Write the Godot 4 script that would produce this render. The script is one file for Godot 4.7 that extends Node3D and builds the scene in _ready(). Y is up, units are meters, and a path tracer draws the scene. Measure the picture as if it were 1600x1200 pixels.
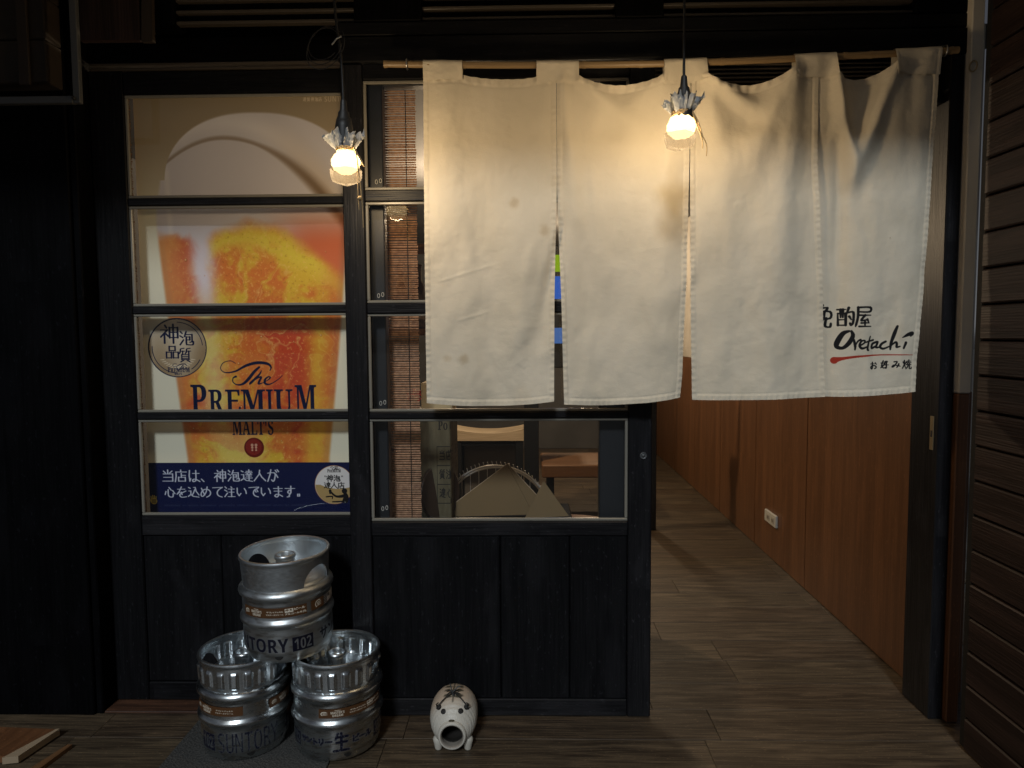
extends Node3D
# A small restaurant front at night. Built in drawing units; finish() turns them into metres (1 unit = S metres).
const S := 0.72
var M := {}
var rng := RandomNumberGenerator.new()
var taken := {}

func _ready():
	rng.seed = 4711
	setup_camera_and_light()
	make_materials()
	build_ground()
	build_facade()
	build_rear_door()
	build_front_door()
	build_right_side()
	build_interior()
	build_overhead()
	build_poster()
	build_curtain()
	build_lamps()
	build_kegs()
	build_pig()
	build_small_things()
	finish()

func setup_camera_and_light():
	var cam := Camera3D.new()
	cam.name = "camera"
	cam.rotation_order = EULER_ORDER_YXZ
	cam.rotation_degrees = Vector3(-3.96198, 1.15527, -0.37598)
	cam.position = Vector3(0, 1.5, 2.69179)
	cam.fov = 56.829
	cam.near = 0.05
	cam.far = 200.0
	add_child(cam)
	cam.current = true
	var env := Environment.new()
	env.background_mode = Environment.BG_SKY
	var sky := Sky.new()
	var sm := ProceduralSkyMaterial.new()
	sm.sky_top_color = Color(0.20, 0.21, 0.24)
	sm.sky_horizon_color = Color(0.375, 0.38, 0.39)
	sm.ground_bottom_color = Color(0.06, 0.06, 0.06)
	sm.ground_horizon_color = Color(0.2, 0.2, 0.21)
	sky.sky_material = sm
	env.sky = sky
	env.background_energy_multiplier = SKY_E
	env.tonemap_mode = Environment.TONE_MAPPER_LINEAR
	env.tonemap_exposure = 1.0
	env.sdfgi_enabled = true
	env.ssao_enabled = true
	env.ssil_enabled = true
	var we := WorldEnvironment.new()
	we.name = "world_environment"
	we.environment = env
	add_child(we)
	# the cool light of the street, from the front left; the canopy cuts it off above the curtain
	var sun := DirectionalLight3D.new()
	sun.name = "street_light"
	sun.light_color = Color(0.95, 0.98, 1.0)
	sun.light_energy = SUN_E
	sun.light_angular_distance = 8.0
	sun.shadow_enabled = true
	sun.basis = Basis.looking_at(Vector3(0.10, -0.574, -0.81), Vector3.UP)
	add_child(sun)

const SKY_E := 1.05
const SUN_E := 0.40
const BULB_E := 0.108
const ROOM_E := 1.15

# ------------------------------------------------------------------ naming and tagging
func numbered(n: String) -> String:
	var k: int = taken.get(n, 0)
	taken[n] = k + 1
	return n if k == 0 else "%s_%03d" % [n, k]

func tag(o: Node3D, label: String, category: String, group := "") -> Node3D:
	o.set_meta("label", label)
	o.set_meta("category", category)
	if group != "":
		o.set_meta("group", group)
	return o

func thing(n: String, label: String, category: String, at := Vector3.ZERO, group := "") -> Node3D:
	var o := Node3D.new()
	o.name = numbered(n)
	o.position = at
	add_child(o)
	return tag(o, label, category, group)

func put(n: String, mesh: Mesh, mat: Material, parent: Node3D, at := Vector3.ZERO) -> MeshInstance3D:
	var o := MeshInstance3D.new()
	var used := "used_" + n
	var k: int = parent.get_meta(used, 0) if parent != self else 0
	o.name = numbered(n) if parent == self else (n if k == 0 else "%s_%03d" % [n, k])
	if parent != self:
		counts.get_or_add(parent, {})
		k = counts[parent].get(n, 0)
		counts[parent][n] = k + 1
		o.name = n if k == 0 else "%s_%03d" % [n, k]
	o.mesh = mesh
	o.material_override = null
	for i in mesh.get_surface_count():
		o.set_surface_override_material(i, mat)
	o.position = at
	parent.add_child(o, true)
	return o
var counts := {}

func structure(n: String, mesh: Mesh, mat: Material, at := Vector3.ZERO) -> MeshInstance3D:
	var o := put(n, mesh, mat, self, at)
	o.set_meta("kind", "structure")
	return o

# ------------------------------------------------------------------ geometry
class Buf:
	var v := PackedVector3Array()
	var n := PackedVector3Array()
	var t := PackedVector2Array()
	var c := PackedColorArray()
	var i := PackedInt32Array()
	func quad(a: Vector3, b: Vector3, cc: Vector3, d: Vector3, nn: Vector3, ua := Vector2.ZERO, ub := Vector2.ZERO, uc := Vector2.ZERO, ud := Vector2.ZERO):
		var k := v.size()
		v.append_array([a, b, cc, d])
		n.append_array([nn, nn, nn, nn])
		t.append_array([ua, ub, uc, ud])
		if (b - a).cross(cc - a).dot(nn) > 0.0:
			i.append_array([k, k + 2, k + 1, k, k + 3, k + 2])
		else:
			i.append_array([k, k + 1, k + 2, k, k + 2, k + 3])
	func tri(a: Vector3, b: Vector3, cc: Vector3, nn: Vector3):
		var k := v.size()
		v.append_array([a, b, cc])
		n.append_array([nn, nn, nn])
		t.append_array([Vector2.ZERO, Vector2.ZERO, Vector2.ZERO])
		if (b - a).cross(cc - a).dot(nn) > 0.0:
			i.append_array([k, k + 2, k + 1])
		else:
			i.append_array([k, k + 1, k + 2])
	func add(o: Buf, x: Transform3D):
		var k := v.size()
		for p in o.v: v.append(x * p)
		for p in o.n: n.append((x.basis * p).normalized())
		t.append_array(o.t)
		c.append_array(o.c)
		for p in o.i: i.append(p + k)
	func mesh() -> ArrayMesh:
		var a := []
		a.resize(Mesh.ARRAY_MAX)
		a[Mesh.ARRAY_VERTEX] = v
		a[Mesh.ARRAY_NORMAL] = n
		a[Mesh.ARRAY_TEX_UV] = t
		if c.size() == v.size():
			a[Mesh.ARRAY_COLOR] = c
		a[Mesh.ARRAY_INDEX] = i
		var m := ArrayMesh.new()
		m.add_surface_from_arrays(Mesh.PRIMITIVE_TRIANGLES, a)
		return m

# a box with bevelled edges from lo to hi; the grain of its texture runs along axis g; v of the texture follows the grain
func box_into(b: Buf, lo: Vector3, hi: Vector3, g := 1, bev := 0.004, off := Vector2.ZERO):
	var s := (hi - lo) * 0.5
	var c := (hi + lo) * 0.5
	bev = minf(bev, minf(s.x, minf(s.y, s.z)) * 0.45)
	for ax in 3:
		var p := (ax + 1) % 3
		var q := (ax + 2) % 3
		var along := q
		var cross := p
		if p == g:
			along = p
			cross = q
		for sg in [-1.0, 1.0]:
			var n := Vector3.ZERO
			n[ax] = sg
			var pts := []
			var uvs := []
			for k in 4:
				var w := Vector3.ZERO
				w[ax] = sg * s[ax]
				w[p] = (s[p] - bev) * (1.0 if k == 1 or k == 2 else -1.0)
				w[q] = (s[q] - bev) * (1.0 if k >= 2 else -1.0)
				pts.append(c + w)
				uvs.append(Vector2(w[cross] + s[cross] + ax * 0.31, w[along] + s[along]) + off)
			b.quad(pts[0], pts[1], pts[2], pts[3], n, uvs[0], uvs[1], uvs[2], uvs[3])
			# edges shared with the next axis
			for sp in [-1.0, 1.0]:
				var e := []
				for k in 4:
					var w := Vector3.ZERO
					var first := k == 0 or k == 3
					w[ax] = sg * (s[ax] if first else s[ax] - bev)
					w[p] = sp * (s[p] - bev if first else s[p])
					w[q] = (s[q] - bev) * (1.0 if k >= 2 else -1.0)
					e.append(c + w)
				var en := Vector3.ZERO
				en[ax] = sg
				en[p] = sp
				var uu := Vector2(s[cross], 0) + off
				b.quad(e[0], e[1], e[2], e[3], en.normalized(), uu, uu, uu + Vector2(0, 0.3), uu + Vector2(0, 0.3))
	for sx in [-1.0, 1.0]:
		for sy in [-1.0, 1.0]:
			for sz in [-1.0, 1.0]:
				var m := Vector3(sx, sy, sz)
				b.tri(c + m * Vector3(s.x, s.y - bev, s.z - bev), c + m * Vector3(s.x - bev, s.y, s.z - bev), c + m * Vector3(s.x - bev, s.y - bev, s.z), m.normalized())

func box(lo: Vector3, hi: Vector3, g := 1, bev := 0.004, off := Vector2.ZERO) -> ArrayMesh:
	var b := Buf.new()
	box_into(b, lo, hi, g, bev, off)
	return b.mesh()

func rbox(lo: Vector3, hi: Vector3, g := 1, bev := 0.004) -> ArrayMesh:
	return box(lo, hi, g, bev, Vector2(rng.randf() * 3.0, rng.randf() * 3.0))

# a grid of points, nu columns by nv rows (row after row), with smooth normals; wrap joins the first and last column
func grid_into(b: Buf, pos: PackedVector3Array, nu: int, nv: int, uv: PackedVector2Array, wrap := false, flip := false, col := PackedColorArray()):
	var k := b.v.size()
	var nn := PackedVector3Array()
	nn.resize(nu * nv)
	for y in nv - 1:
		for x in nu - 1:
			var a := y * nu + x
			var p := pos[a]
			var f := (pos[a + 1] - p).cross(pos[a + nu] - p) + (pos[a + nu + 1] - pos[a + nu]).cross(pos[a + nu + 1] - pos[a + 1])
			if flip: f = -f
			nn[a] += f
			nn[a + 1] += f
			nn[a + nu] += f
			nn[a + nu + 1] += f
			if flip:
				b.i.append_array([k + a, k + a + 1, k + a + nu, k + a + 1, k + a + nu + 1, k + a + nu])
			else:
				b.i.append_array([k + a, k + a + nu, k + a + 1, k + a + 1, k + a + nu, k + a + nu + 1])
	if wrap:
		for y in nv:
			var f := nn[y * nu] + nn[y * nu + nu - 1]
			nn[y * nu] = f
			nn[y * nu + nu - 1] = f
	for p in nu * nv:
		nn[p] = nn[p].normalized() if nn[p].length_squared() > 1e-20 else Vector3.UP
	b.v.append_array(pos)
	b.n.append_array(nn)
	b.t.append_array(uv)
	if col.size():
		b.c.append_array(col)

# profile of (radius, height) turned round the y axis; profile from bottom to top on the outside
func lathe_into(b: Buf, prof: PackedVector2Array, seg := 48, flip := false, r_of: Variant = null):
	var pos := PackedVector3Array()
	var uv := PackedVector2Array()
	for j in prof.size():
		for k in seg + 1:
			var a := TAU * k / seg
			var r := prof[j].x
			if r_of: r = r_of.call(r, a, prof[j].y)
			pos.append(Vector3(sin(a) * r, prof[j].y, cos(a) * r))
			uv.append(Vector2(float(k) / seg, float(j) / (prof.size() - 1)))
	grid_into(b, pos, seg + 1, prof.size(), uv, true, flip)

func lathe(prof: PackedVector2Array, seg := 48, flip := false) -> ArrayMesh:
	var b := Buf.new()
	lathe_into(b, prof, seg, flip)
	return b.mesh()

func tube_into(b: Buf, path: PackedVector3Array, r: float, seg := 8, r_end := -1.0):
	var pos := PackedVector3Array()
	var uv := PackedVector2Array()
	var side := Vector3.ZERO
	var n := path.size()
	for j in n:
		var d := (path[mini(j + 1, n - 1)] - path[maxi(j - 1, 0)]).normalized()
		if side == Vector3.ZERO:
			side = d.cross(Vector3.UP if absf(d.y) < 0.9 else Vector3.RIGHT).normalized()
		side = (side - d * side.dot(d)).normalized()
		var up := side.cross(d)
		var rr := r if r_end < 0.0 else lerpf(r, r_end, float(j) / (n - 1))
		for k in seg + 1:
			var a := TAU * k / seg
			pos.append(path[j] + (side * cos(a) + up * sin(a)) * rr)
			uv.append(Vector2(float(k) / seg, float(j) * 0.1))
	grid_into(b, pos, seg + 1, n, uv, true, false)
	for e in [0, n - 1]:
		var d := (path[1] - path[0]) if e == 0 else (path[n - 1] - path[n - 2])
		if e == 0: d = -d
		for k in seg:
			b.tri(path[e], pos[e * (seg + 1) + k], pos[e * (seg + 1) + k + 1], d.normalized())

func tube(path: PackedVector3Array, r: float, seg := 8, r_end := -1.0) -> ArrayMesh:
	var b := Buf.new()
	tube_into(b, path, r, seg, r_end)
	return b.mesh()

func smooth_path(p: PackedVector3Array, per := 8) -> PackedVector3Array:
	var o := PackedVector3Array()
	for k in p.size() - 1:
		for s in per:
			o.append(p[k].cubic_interpolate(p[k + 1], p[maxi(k - 1, 0)], p[mini(k + 2, p.size() - 1)], float(s) / per))
	o.append(p[p.size() - 1])
	return o

func ring(center: Vector3, r: float, ax1: Vector3, ax2: Vector3, n := 40, a0 := 0.0, a1 := TAU) -> PackedVector3Array:
	var o := PackedVector3Array()
	for k in n + 1:
		var a := lerpf(a0, a1, float(k) / n)
		o.append(center + ax1 * cos(a) * r + ax2 * sin(a) * r)
	return o

func finish():
	var done := {}
	for o in find_children("*", "Node3D", true, false):
		o.position *= S
		if o is MeshInstance3D and not done.has(o.mesh):
			var m: ArrayMesh = o.mesh
			var a := m.surface_get_arrays(0)
			var v: PackedVector3Array = a[Mesh.ARRAY_VERTEX]
			for k in v.size():
				v[k] *= S
			a[Mesh.ARRAY_VERTEX] = v
			var out := ArrayMesh.new()
			out.add_surface_from_arrays(Mesh.PRIMITIVE_TRIANGLES, a)
			done[m] = out
			done[out] = out
	for o in find_children("*", "MeshInstance3D", true, false):
		var mat: Material = o.get_surface_override_material(0)
		o.mesh = done[o.mesh]
		o.set_surface_override_material(0, mat)

# ------------------------------------------------------------------ materials
func srgb(r: float, g: float, b: float) -> Color:   # from linear, real-world base colours
	return Color(r, g, b).linear_to_srgb()

func noise(seed_: int, freq: float, oct := 4) -> FastNoiseLite:
	var n := FastNoiseLite.new()
	n.noise_type = FastNoiseLite.TYPE_SIMPLEX_SMOOTH
	n.seed = seed_
	n.frequency = freq
	n.fractal_octaves = oct
	return n

# wood grain: an image whose v runs along the grain; returns [albedo, height]
func grain(w: int, h: int, a: Color, b: Color, seed_: int, fine := 0.5, stretch := 18.0, wear := 0.0) -> Array:
	var n1 := noise(seed_, 0.02, 4)
	var n2 := noise(seed_ + 1, 0.11, 3)
	var n3 := noise(seed_ + 2, 0.006, 2)
	var n4 := noise(seed_ + 3, 0.012, 4)
	var n5 := noise(seed_ + 4, 0.16, 2)
	var im := Image.create_empty(w, h, false, Image.FORMAT_RGB8)
	var hi := Image.create_empty(w, h, false, Image.FORMAT_L8)
	for y in h:
		# blend both ends so that the picture repeats along the grain
		var f := clampf((float(y) / h - 0.85) / 0.15, 0.0, 1.0)
		for x in w:
			var yy := y / stretch
			var v := n1.get_noise_2d(x + n3.get_noise_2d(x, y) * 9.0, yy) + fine * n2.get_noise_2d(x * 2.0, yy * 1.7)
			if f > 0.0:
				yy = (y - h) / stretch
				v = lerpf(v, n1.get_noise_2d(x + n3.get_noise_2d(x, y - h) * 9.0, yy) + fine * n2.get_noise_2d(x * 2.0, yy * 1.7), f)
			v = clampf(0.5 + v * 0.75, 0.0, 1.0)
			var c := a.lerp(b, v)
			if wear > 0.0:
				# scuffs, dust and rubbed patches with shapes of their own
				var q := n4.get_noise_2d(x, y * 0.35)
				c = c.lerp(b * 1.35, wear * 0.55 * smoothstep(0.15, 0.55, q))
				if n5.get_noise_2d(x, y * 0.4) > 0.62: c = c.lerp(b * 2.0, 0.6 * wear)
			im.set_pixel(x, y, c)
			hi.set_pixel(x, y, Color(v, v, v))
	return [ImageTexture.create_from_image(im), ImageTexture.create_from_image(hi)]

func wood(tex: Array, rough: float, uvs: Vector3, tint := Color.WHITE, bump := 0.06, spec := 0.5) -> StandardMaterial3D:
	var m := StandardMaterial3D.new()
	m.albedo_texture = tex[0]
	m.albedo_color = tint
	m.roughness = rough
	m.uv1_scale = uvs
	m.metallic_specular = spec
	if bump > 0.0:
		m.heightmap_enabled = true
		m.heightmap_texture = tex[1]
		m.heightmap_scale = bump
	return m

func flat(c: Color, rough := 0.6, metal := 0.0) -> StandardMaterial3D:
	var m := StandardMaterial3D.new()
	m.albedo_color = c
	m.roughness = rough
	m.metallic = metal
	return m

# a picture of noise between two colours, the same in both directions
func mottled(c1: Color, c2: Color, seed_: int, freq: float, size := 256, rough := 0.7, uvs := 1.0, bump := 0.0) -> StandardMaterial3D:
	var n := noise(seed_, freq, 5)
	var src := n.get_seamless_image(size, size)
	var im := Image.create_empty(size, size, false, Image.FORMAT_RGB8)
	for y in size:
		for x in size:
			im.set_pixel(x, y, c1.lerp(c2, clampf((src.get_pixel(x, y).r - 0.5) * 1.5 + 0.5, 0, 1)))
	var m := flat(Color.WHITE, rough)
	m.albedo_texture = ImageTexture.create_from_image(im)
	m.uv1_scale = Vector3(uvs, uvs, uvs)
	if bump > 0.0:
		m.heightmap_enabled = true
		m.heightmap_texture = ImageTexture.create_from_image(src)
		m.heightmap_scale = bump
	return m

func make_materials():
	var g_black := grain(256, 512, srgb(0.0028, 0.0030, 0.0038), srgb(0.0078, 0.0080, 0.0092), 11, 0.8, 26.0, 1.0)
	M.black = wood(g_black, 0.48, Vector3(1.6, 0.8, 1), Color.WHITE, 0.05, 0.25)
	M.black_dull = wood(g_black, 0.55, Vector3(1.3, 0.7, 1), Color(0.62, 0.62, 0.64), 0.05, 0.15)
	M.black_worn = wood(g_black, 0.40, Vector3(1.9, 0.9, 1), Color(1.3, 1.28, 1.27), 0.06, 0.32)
	var g_floor := grain(256, 1024, srgb(0.036, 0.025, 0.016), srgb(0.118, 0.087, 0.056), 23, 1.6, 34.0, 0.6)
	M.floor = []
	for k in 5:
		var t := 0.96 + 0.012 * k
		var m := wood(g_floor, 0.5 + 0.02 * k, Vector3(3.0, 0.55, 1), Color(t, t * (0.985 + 0.004 * k), t * 0.975), 0.05)
		m.uv1_offset = Vector3(0.13 * k, 0.21 * k, 0)
		M.floor.append(m)
	M.floor_red = wood(g_floor, 0.6, Vector3(3.0, 0.5, 1), Color(0.9, 0.72, 0.66), 0.05)
	M.ground = mottled(srgb(0.06, 0.055, 0.05), srgb(0.11, 0.1, 0.09), 7, 0.03, 256, 0.85, 0.4)
	var g_plank := grain(256, 512, srgb(0.017, 0.010, 0.0085), srgb(0.040, 0.024, 0.020), 31, 0.7, 24.0)
	M.plank = wood(g_plank, 0.55, Vector3(2.2, 0.7, 1), Color.WHITE, 0.08, 0.3)
	var g_wains := grain(256, 512, srgb(0.125, 0.055, 0.024), srgb(0.195, 0.088, 0.039), 41, 1.0, 30.0, 0.35)
	M.wainscot = wood(g_wains, 0.4, Vector3(1.8, 0.6, 1), Color.WHITE, 0.015)
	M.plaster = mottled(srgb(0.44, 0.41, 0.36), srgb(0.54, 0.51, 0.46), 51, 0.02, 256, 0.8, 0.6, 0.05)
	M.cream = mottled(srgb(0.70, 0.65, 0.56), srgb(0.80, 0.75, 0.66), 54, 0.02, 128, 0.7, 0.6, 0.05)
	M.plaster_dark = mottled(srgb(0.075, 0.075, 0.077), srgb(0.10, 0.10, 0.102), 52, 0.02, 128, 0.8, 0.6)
	M.canopy = mottled(srgb(0.56, 0.53, 0.48), srgb(0.64, 0.61, 0.55), 53, 0.02, 128, 0.8, 0.6)
	var g_pale := grain(128, 512, srgb(0.42, 0.33, 0.22), srgb(0.60, 0.49, 0.35), 61, 0.8, 24.0)
	M.pale_wood = wood(g_pale, 0.45, Vector3(2.5, 0.9, 1), Color.WHITE, 0.03)
	M.brown_wood = wood(g_pale, 0.5, Vector3(2.5, 0.9, 1), Color(0.62, 0.5, 0.4), 0.03)
	M.crate = wood(g_pale, 0.7, Vector3(2.5, 0.9, 1), Color(0.22, 0.19, 0.165), 0.03)
	M.bamboo = wood(grain(128, 256, srgb(0.22, 0.145, 0.07), srgb(0.36, 0.25, 0.13), 71, 0.5, 20.0), 0.38, Vector3(2, 1, 1), Color.WHITE, 0.02)
	M.blind = mottled(srgb(0.26, 0.125, 0.06), srgb(0.44, 0.24, 0.125), 81, 0.05, 128, 0.6, 6.0)
	M.bead = flat(srgb(0.21, 0.20, 0.17), 0.3)
	M.slat_metal = flat(srgb(0.06, 0.05, 0.04), 0.35)
	M.steel_dark = flat(srgb(0.10, 0.105, 0.11), 0.5, 0.5)
	M.frame_dark = flat(srgb(0.014, 0.016, 0.019), 0.4)
	var g := flat(Color(0.2, 0.25, 0.25, 0.012), 0.02)
	g.transparency = BaseMaterial3D.TRANSPARENCY_ALPHA
	M.glass = g
	M.rubber = flat(srgb(0.012, 0.012, 0.012), 0.5)
	M.brass = flat(srgb(0.45, 0.36, 0.22), 0.35, 0.8)
	M.steel = flat(srgb(0.55, 0.55, 0.54), 0.28, 1.0)
	M.rope = flat(srgb(0.42, 0.30, 0.15), 0.8)
	M.card = mottled(srgb(0.17, 0.115, 0.052), srgb(0.22, 0.155, 0.078), 91, 0.03, 128, 0.8, 3.0)
	M.card_edge = mottled(srgb(0.30, 0.22, 0.14), srgb(0.42, 0.33, 0.22), 92, 0.2, 64, 0.9, 8.0)
	M.card_olive = mottled(srgb(0.17, 0.145, 0.075), srgb(0.22, 0.185, 0.10), 93, 0.03, 128, 0.7, 3.0)
	M.white_plastic = flat(srgb(0.62, 0.62, 0.58), 0.4)
	M.white_wire = flat(srgb(0.62, 0.62, 0.60), 0.35)
	M.mat_felt = mottled(srgb(0.028, 0.028, 0.027), srgb(0.085, 0.082, 0.075), 95, 0.16, 128, 0.95, 5.0, 0.3)

# ------------------------------------------------------------------ setting
func build_ground():
	var g := Buf.new()
	g.quad(Vector3(-60, -0.03, 60), Vector3(60, -0.03, 60), Vector3(60, -0.03, -60), Vector3(-60, -0.03, -60), Vector3.UP, Vector2(0, 0), Vector2(120, 0), Vector2(120, 120), Vector2(0, 120))
	structure("ground", g.mesh(), M.ground)
	var f := Node3D.new()
	f.name = "floor"
	f.set_meta("kind", "structure")
	add_child(f)
	# vinyl planks running along the front; the joints between rows are thin and dark
	var w := 0.215
	var variants := []
	for k in 6:
		variants.append(box(Vector3(-0.589, -0.02, -w * 0.5 + 0.0011), Vector3(0.589, 0.0, w * 0.5 - 0.0011), 0, 0.001, Vector2(k * 0.77, k * 1.37)))
	var z := 1.44
	var row := 0
	while z > -6.6:
		var shift := rng.randf() * 1.18
		var x := -2.6 + shift * 0.5
		# one butt joint that the photograph shows on the right: rows near the door
		if row == 6: x = 0.713 - 0.59 - 1.18 * 2.0
		while x < 1.9 + 0.55:
			if not (z < -0.6 and x < -1.6):
				var o := put("floor_plank", variants[rng.randi() % 6], M.floor[rng.randi() % 5], f, Vector3(x, rng.randf_range(-0.0003, 0.0003), z - w * 0.5))
			x += 1.18
		z -= w
		row += 1

func build_facade():
	# black wall panel at the far left
	var t := thing("wall_panel", "plain black timber wall panel running to the left edge, nearly lost in shadow", "wall")
	put("board", rbox(Vector3(-3.4, 0.0, -0.12), Vector3(-2.12, 2.85, 0.0)), M.black_dull, t)
	put("board", rbox(Vector3(-2.117, 0.0, -0.12), Vector3(-1.725, 2.85, -0.002)), M.black_dull, t)
	put("edge_strip", rbox(Vector3(-1.722, 0.0, -0.13), Vector3(-1.695, 2.85, -0.012)), M.black_dull, t)
	# lintel and transoms over the doors
	var h := thing("door_lintel", "black timber lintel above the curtain pole with slatted transom openings", "lintel")
	put("beam", rbox(Vector3(-0.69, 2.51, -0.10), Vector3(1.65, 2.602, 0.004), 0), M.black, h)
	put("beam", rbox(Vector3(-0.69, 2.606, -0.10), Vector3(1.65, 2.655, 0.0), 0), M.black, h)
	put("beam", rbox(Vector3(-1.69, 2.56, -0.24), Vector3(-0.694, 2.652, -0.10), 0), M.black_dull, h)
	for r in [[-1.69, -1.30], [-0.63, -0.38], [0.335, 0.51], [1.42, 1.65]]:
		put("transom_post", rbox(Vector3(r[0], 2.658, -0.10), Vector3(r[1], 2.85, 0.0)), M.black_dull, h)
	put("transom_back", box(Vector3(-1.69, 2.64, -0.20), Vector3(1.65, 2.86, -0.16)), M.black_dull, h)
	for r in [[-1.30, -0.63], [-0.38, 0.335], [0.51, 1.42]]:
		for y in [2.664, 2.703, 2.745, 2.787]:
			put("slat", rbox(Vector3(r[0], y, -0.05), Vector3(r[1], y + 0.012, -0.018), 0, 0.003), M.slat_metal, h)
	# fine louvre over the door opening, behind the curtain
	for k in 8:
		var y := 2.388 + k * 0.0155
		put("louvre_slat", rbox(Vector3(0.483, y, -0.07), Vector3(1.50, y + 0.0065, -0.045), 0, 0.002), M.slat_metal, h)
	put("louvre_rail", rbox(Vector3(0.483, 2.345, -0.09), Vector3(1.545, 2.383, -0.02), 0), M.black, h)
	put("louvre_back", box(Vector3(0.483, 2.384, -0.10), Vector3(1.545, 2.509, -0.095), 0), M.black_dull, h)

func pane_beads(parent: Node3D, x0: float, x1: float, y0: float, y1: float, z: float, left := true, right := true):
	var b := 0.011
	var d := Buf.new()
	box_into(d, Vector3(x0, y1 - b, z), Vector3(x1, y1, z + 0.012), 0, 0.003)
	box_into(d, Vector3(x0, y0, z), Vector3(x1, y0 + b, z + 0.012), 0, 0.003)
	if left: box_into(d, Vector3(x0, y0 + b, z), Vector3(x0 + b, y1 - b, z + 0.012), 1, 0.003)
	if right: box_into(d, Vector3(x1 - b, y0 + b, z), Vector3(x1, y1 - b, z + 0.012), 1, 0.003)
	put("glazing_bead", d.mesh(), M.bead, parent)

func pane(parent: Node3D, x0: float, x1: float, y0: float, y1: float, z: float):
	var b := Buf.new()
	b.quad(Vector3(x0, y0, z), Vector3(x1, y0, z), Vector3(x1, y1, z), Vector3(x0, y1, z), Vector3(0, 0, 1))
	put("pane", b.mesh(), M.glass, parent)

func build_rear_door():
	var t := thing("sliding_door", "black timber sliding door whose four glass panes show the beer poster", "sliding door")
	var zb := -0.135
	var zf := -0.10
	put("stile", rbox(Vector3(-1.692, 0.012, zb), Vector3(-1.557, 2.53, zf)), M.black, t)
	put("stile", rbox(Vector3(-0.66, 0.012, zb), Vector3(-0.603, 2.53, zf)), M.black, t)
	put("rail", rbox(Vector3(-1.556, 2.438, zb), Vector3(-0.661, 2.525, zf + 0.002), 0), M.black, t)
	for r in [[2.013, 2.043], [1.592, 1.621], [1.171, 1.199], [0.70, 0.781]]:
		put("rail", rbox(Vector3(-1.556, r[0], zb), Vector3(-0.661, r[1], zf + 0.002), 0), M.black_worn, t)
	var ys := [[0.781, 1.171], [1.199, 1.592], [1.621, 2.013], [2.043, 2.438]]
	for r in ys:
		pane(t, -1.556, -0.661, r[0], r[1], -0.118)
		pane_beads(t, -1.556, -0.661, r[0], r[1], -0.1165)
	for k in 3:
		put("lower_board", rbox(Vector3(-1.556 + k * 0.318, 0.09, zb + 0.006), Vector3(-1.556 + k * 0.318 + 0.316, 0.699, zf - 0.006)), M.black, t)
	put("panel_back", box(Vector3(-1.556, 0.06, -0.138), Vector3(-0.661, 0.71, -0.130)), M.black_dull, t)
	put("rail", rbox(Vector3(-1.556, 0.012, zb + 0.006), Vector3(-0.661, 0.088, zf), 0), M.black, t)
	for y in [2.527, 2.545]:
		put("track", rbox(Vector3(-1.68, y, -0.12), Vector3(-0.70, y + 0.009, -0.092), 0, 0.003), M.slat_metal, t)
	var s := put("door_sill", rbox(Vector3(-1.692, 0.001, -0.16), Vector3(-0.62, 0.0105, -0.014), 0, 0.003), M.floor_red, self)
	tag(s, "low reddish brown wooden sill board under the poster window, behind the kegs", "sill")

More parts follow.
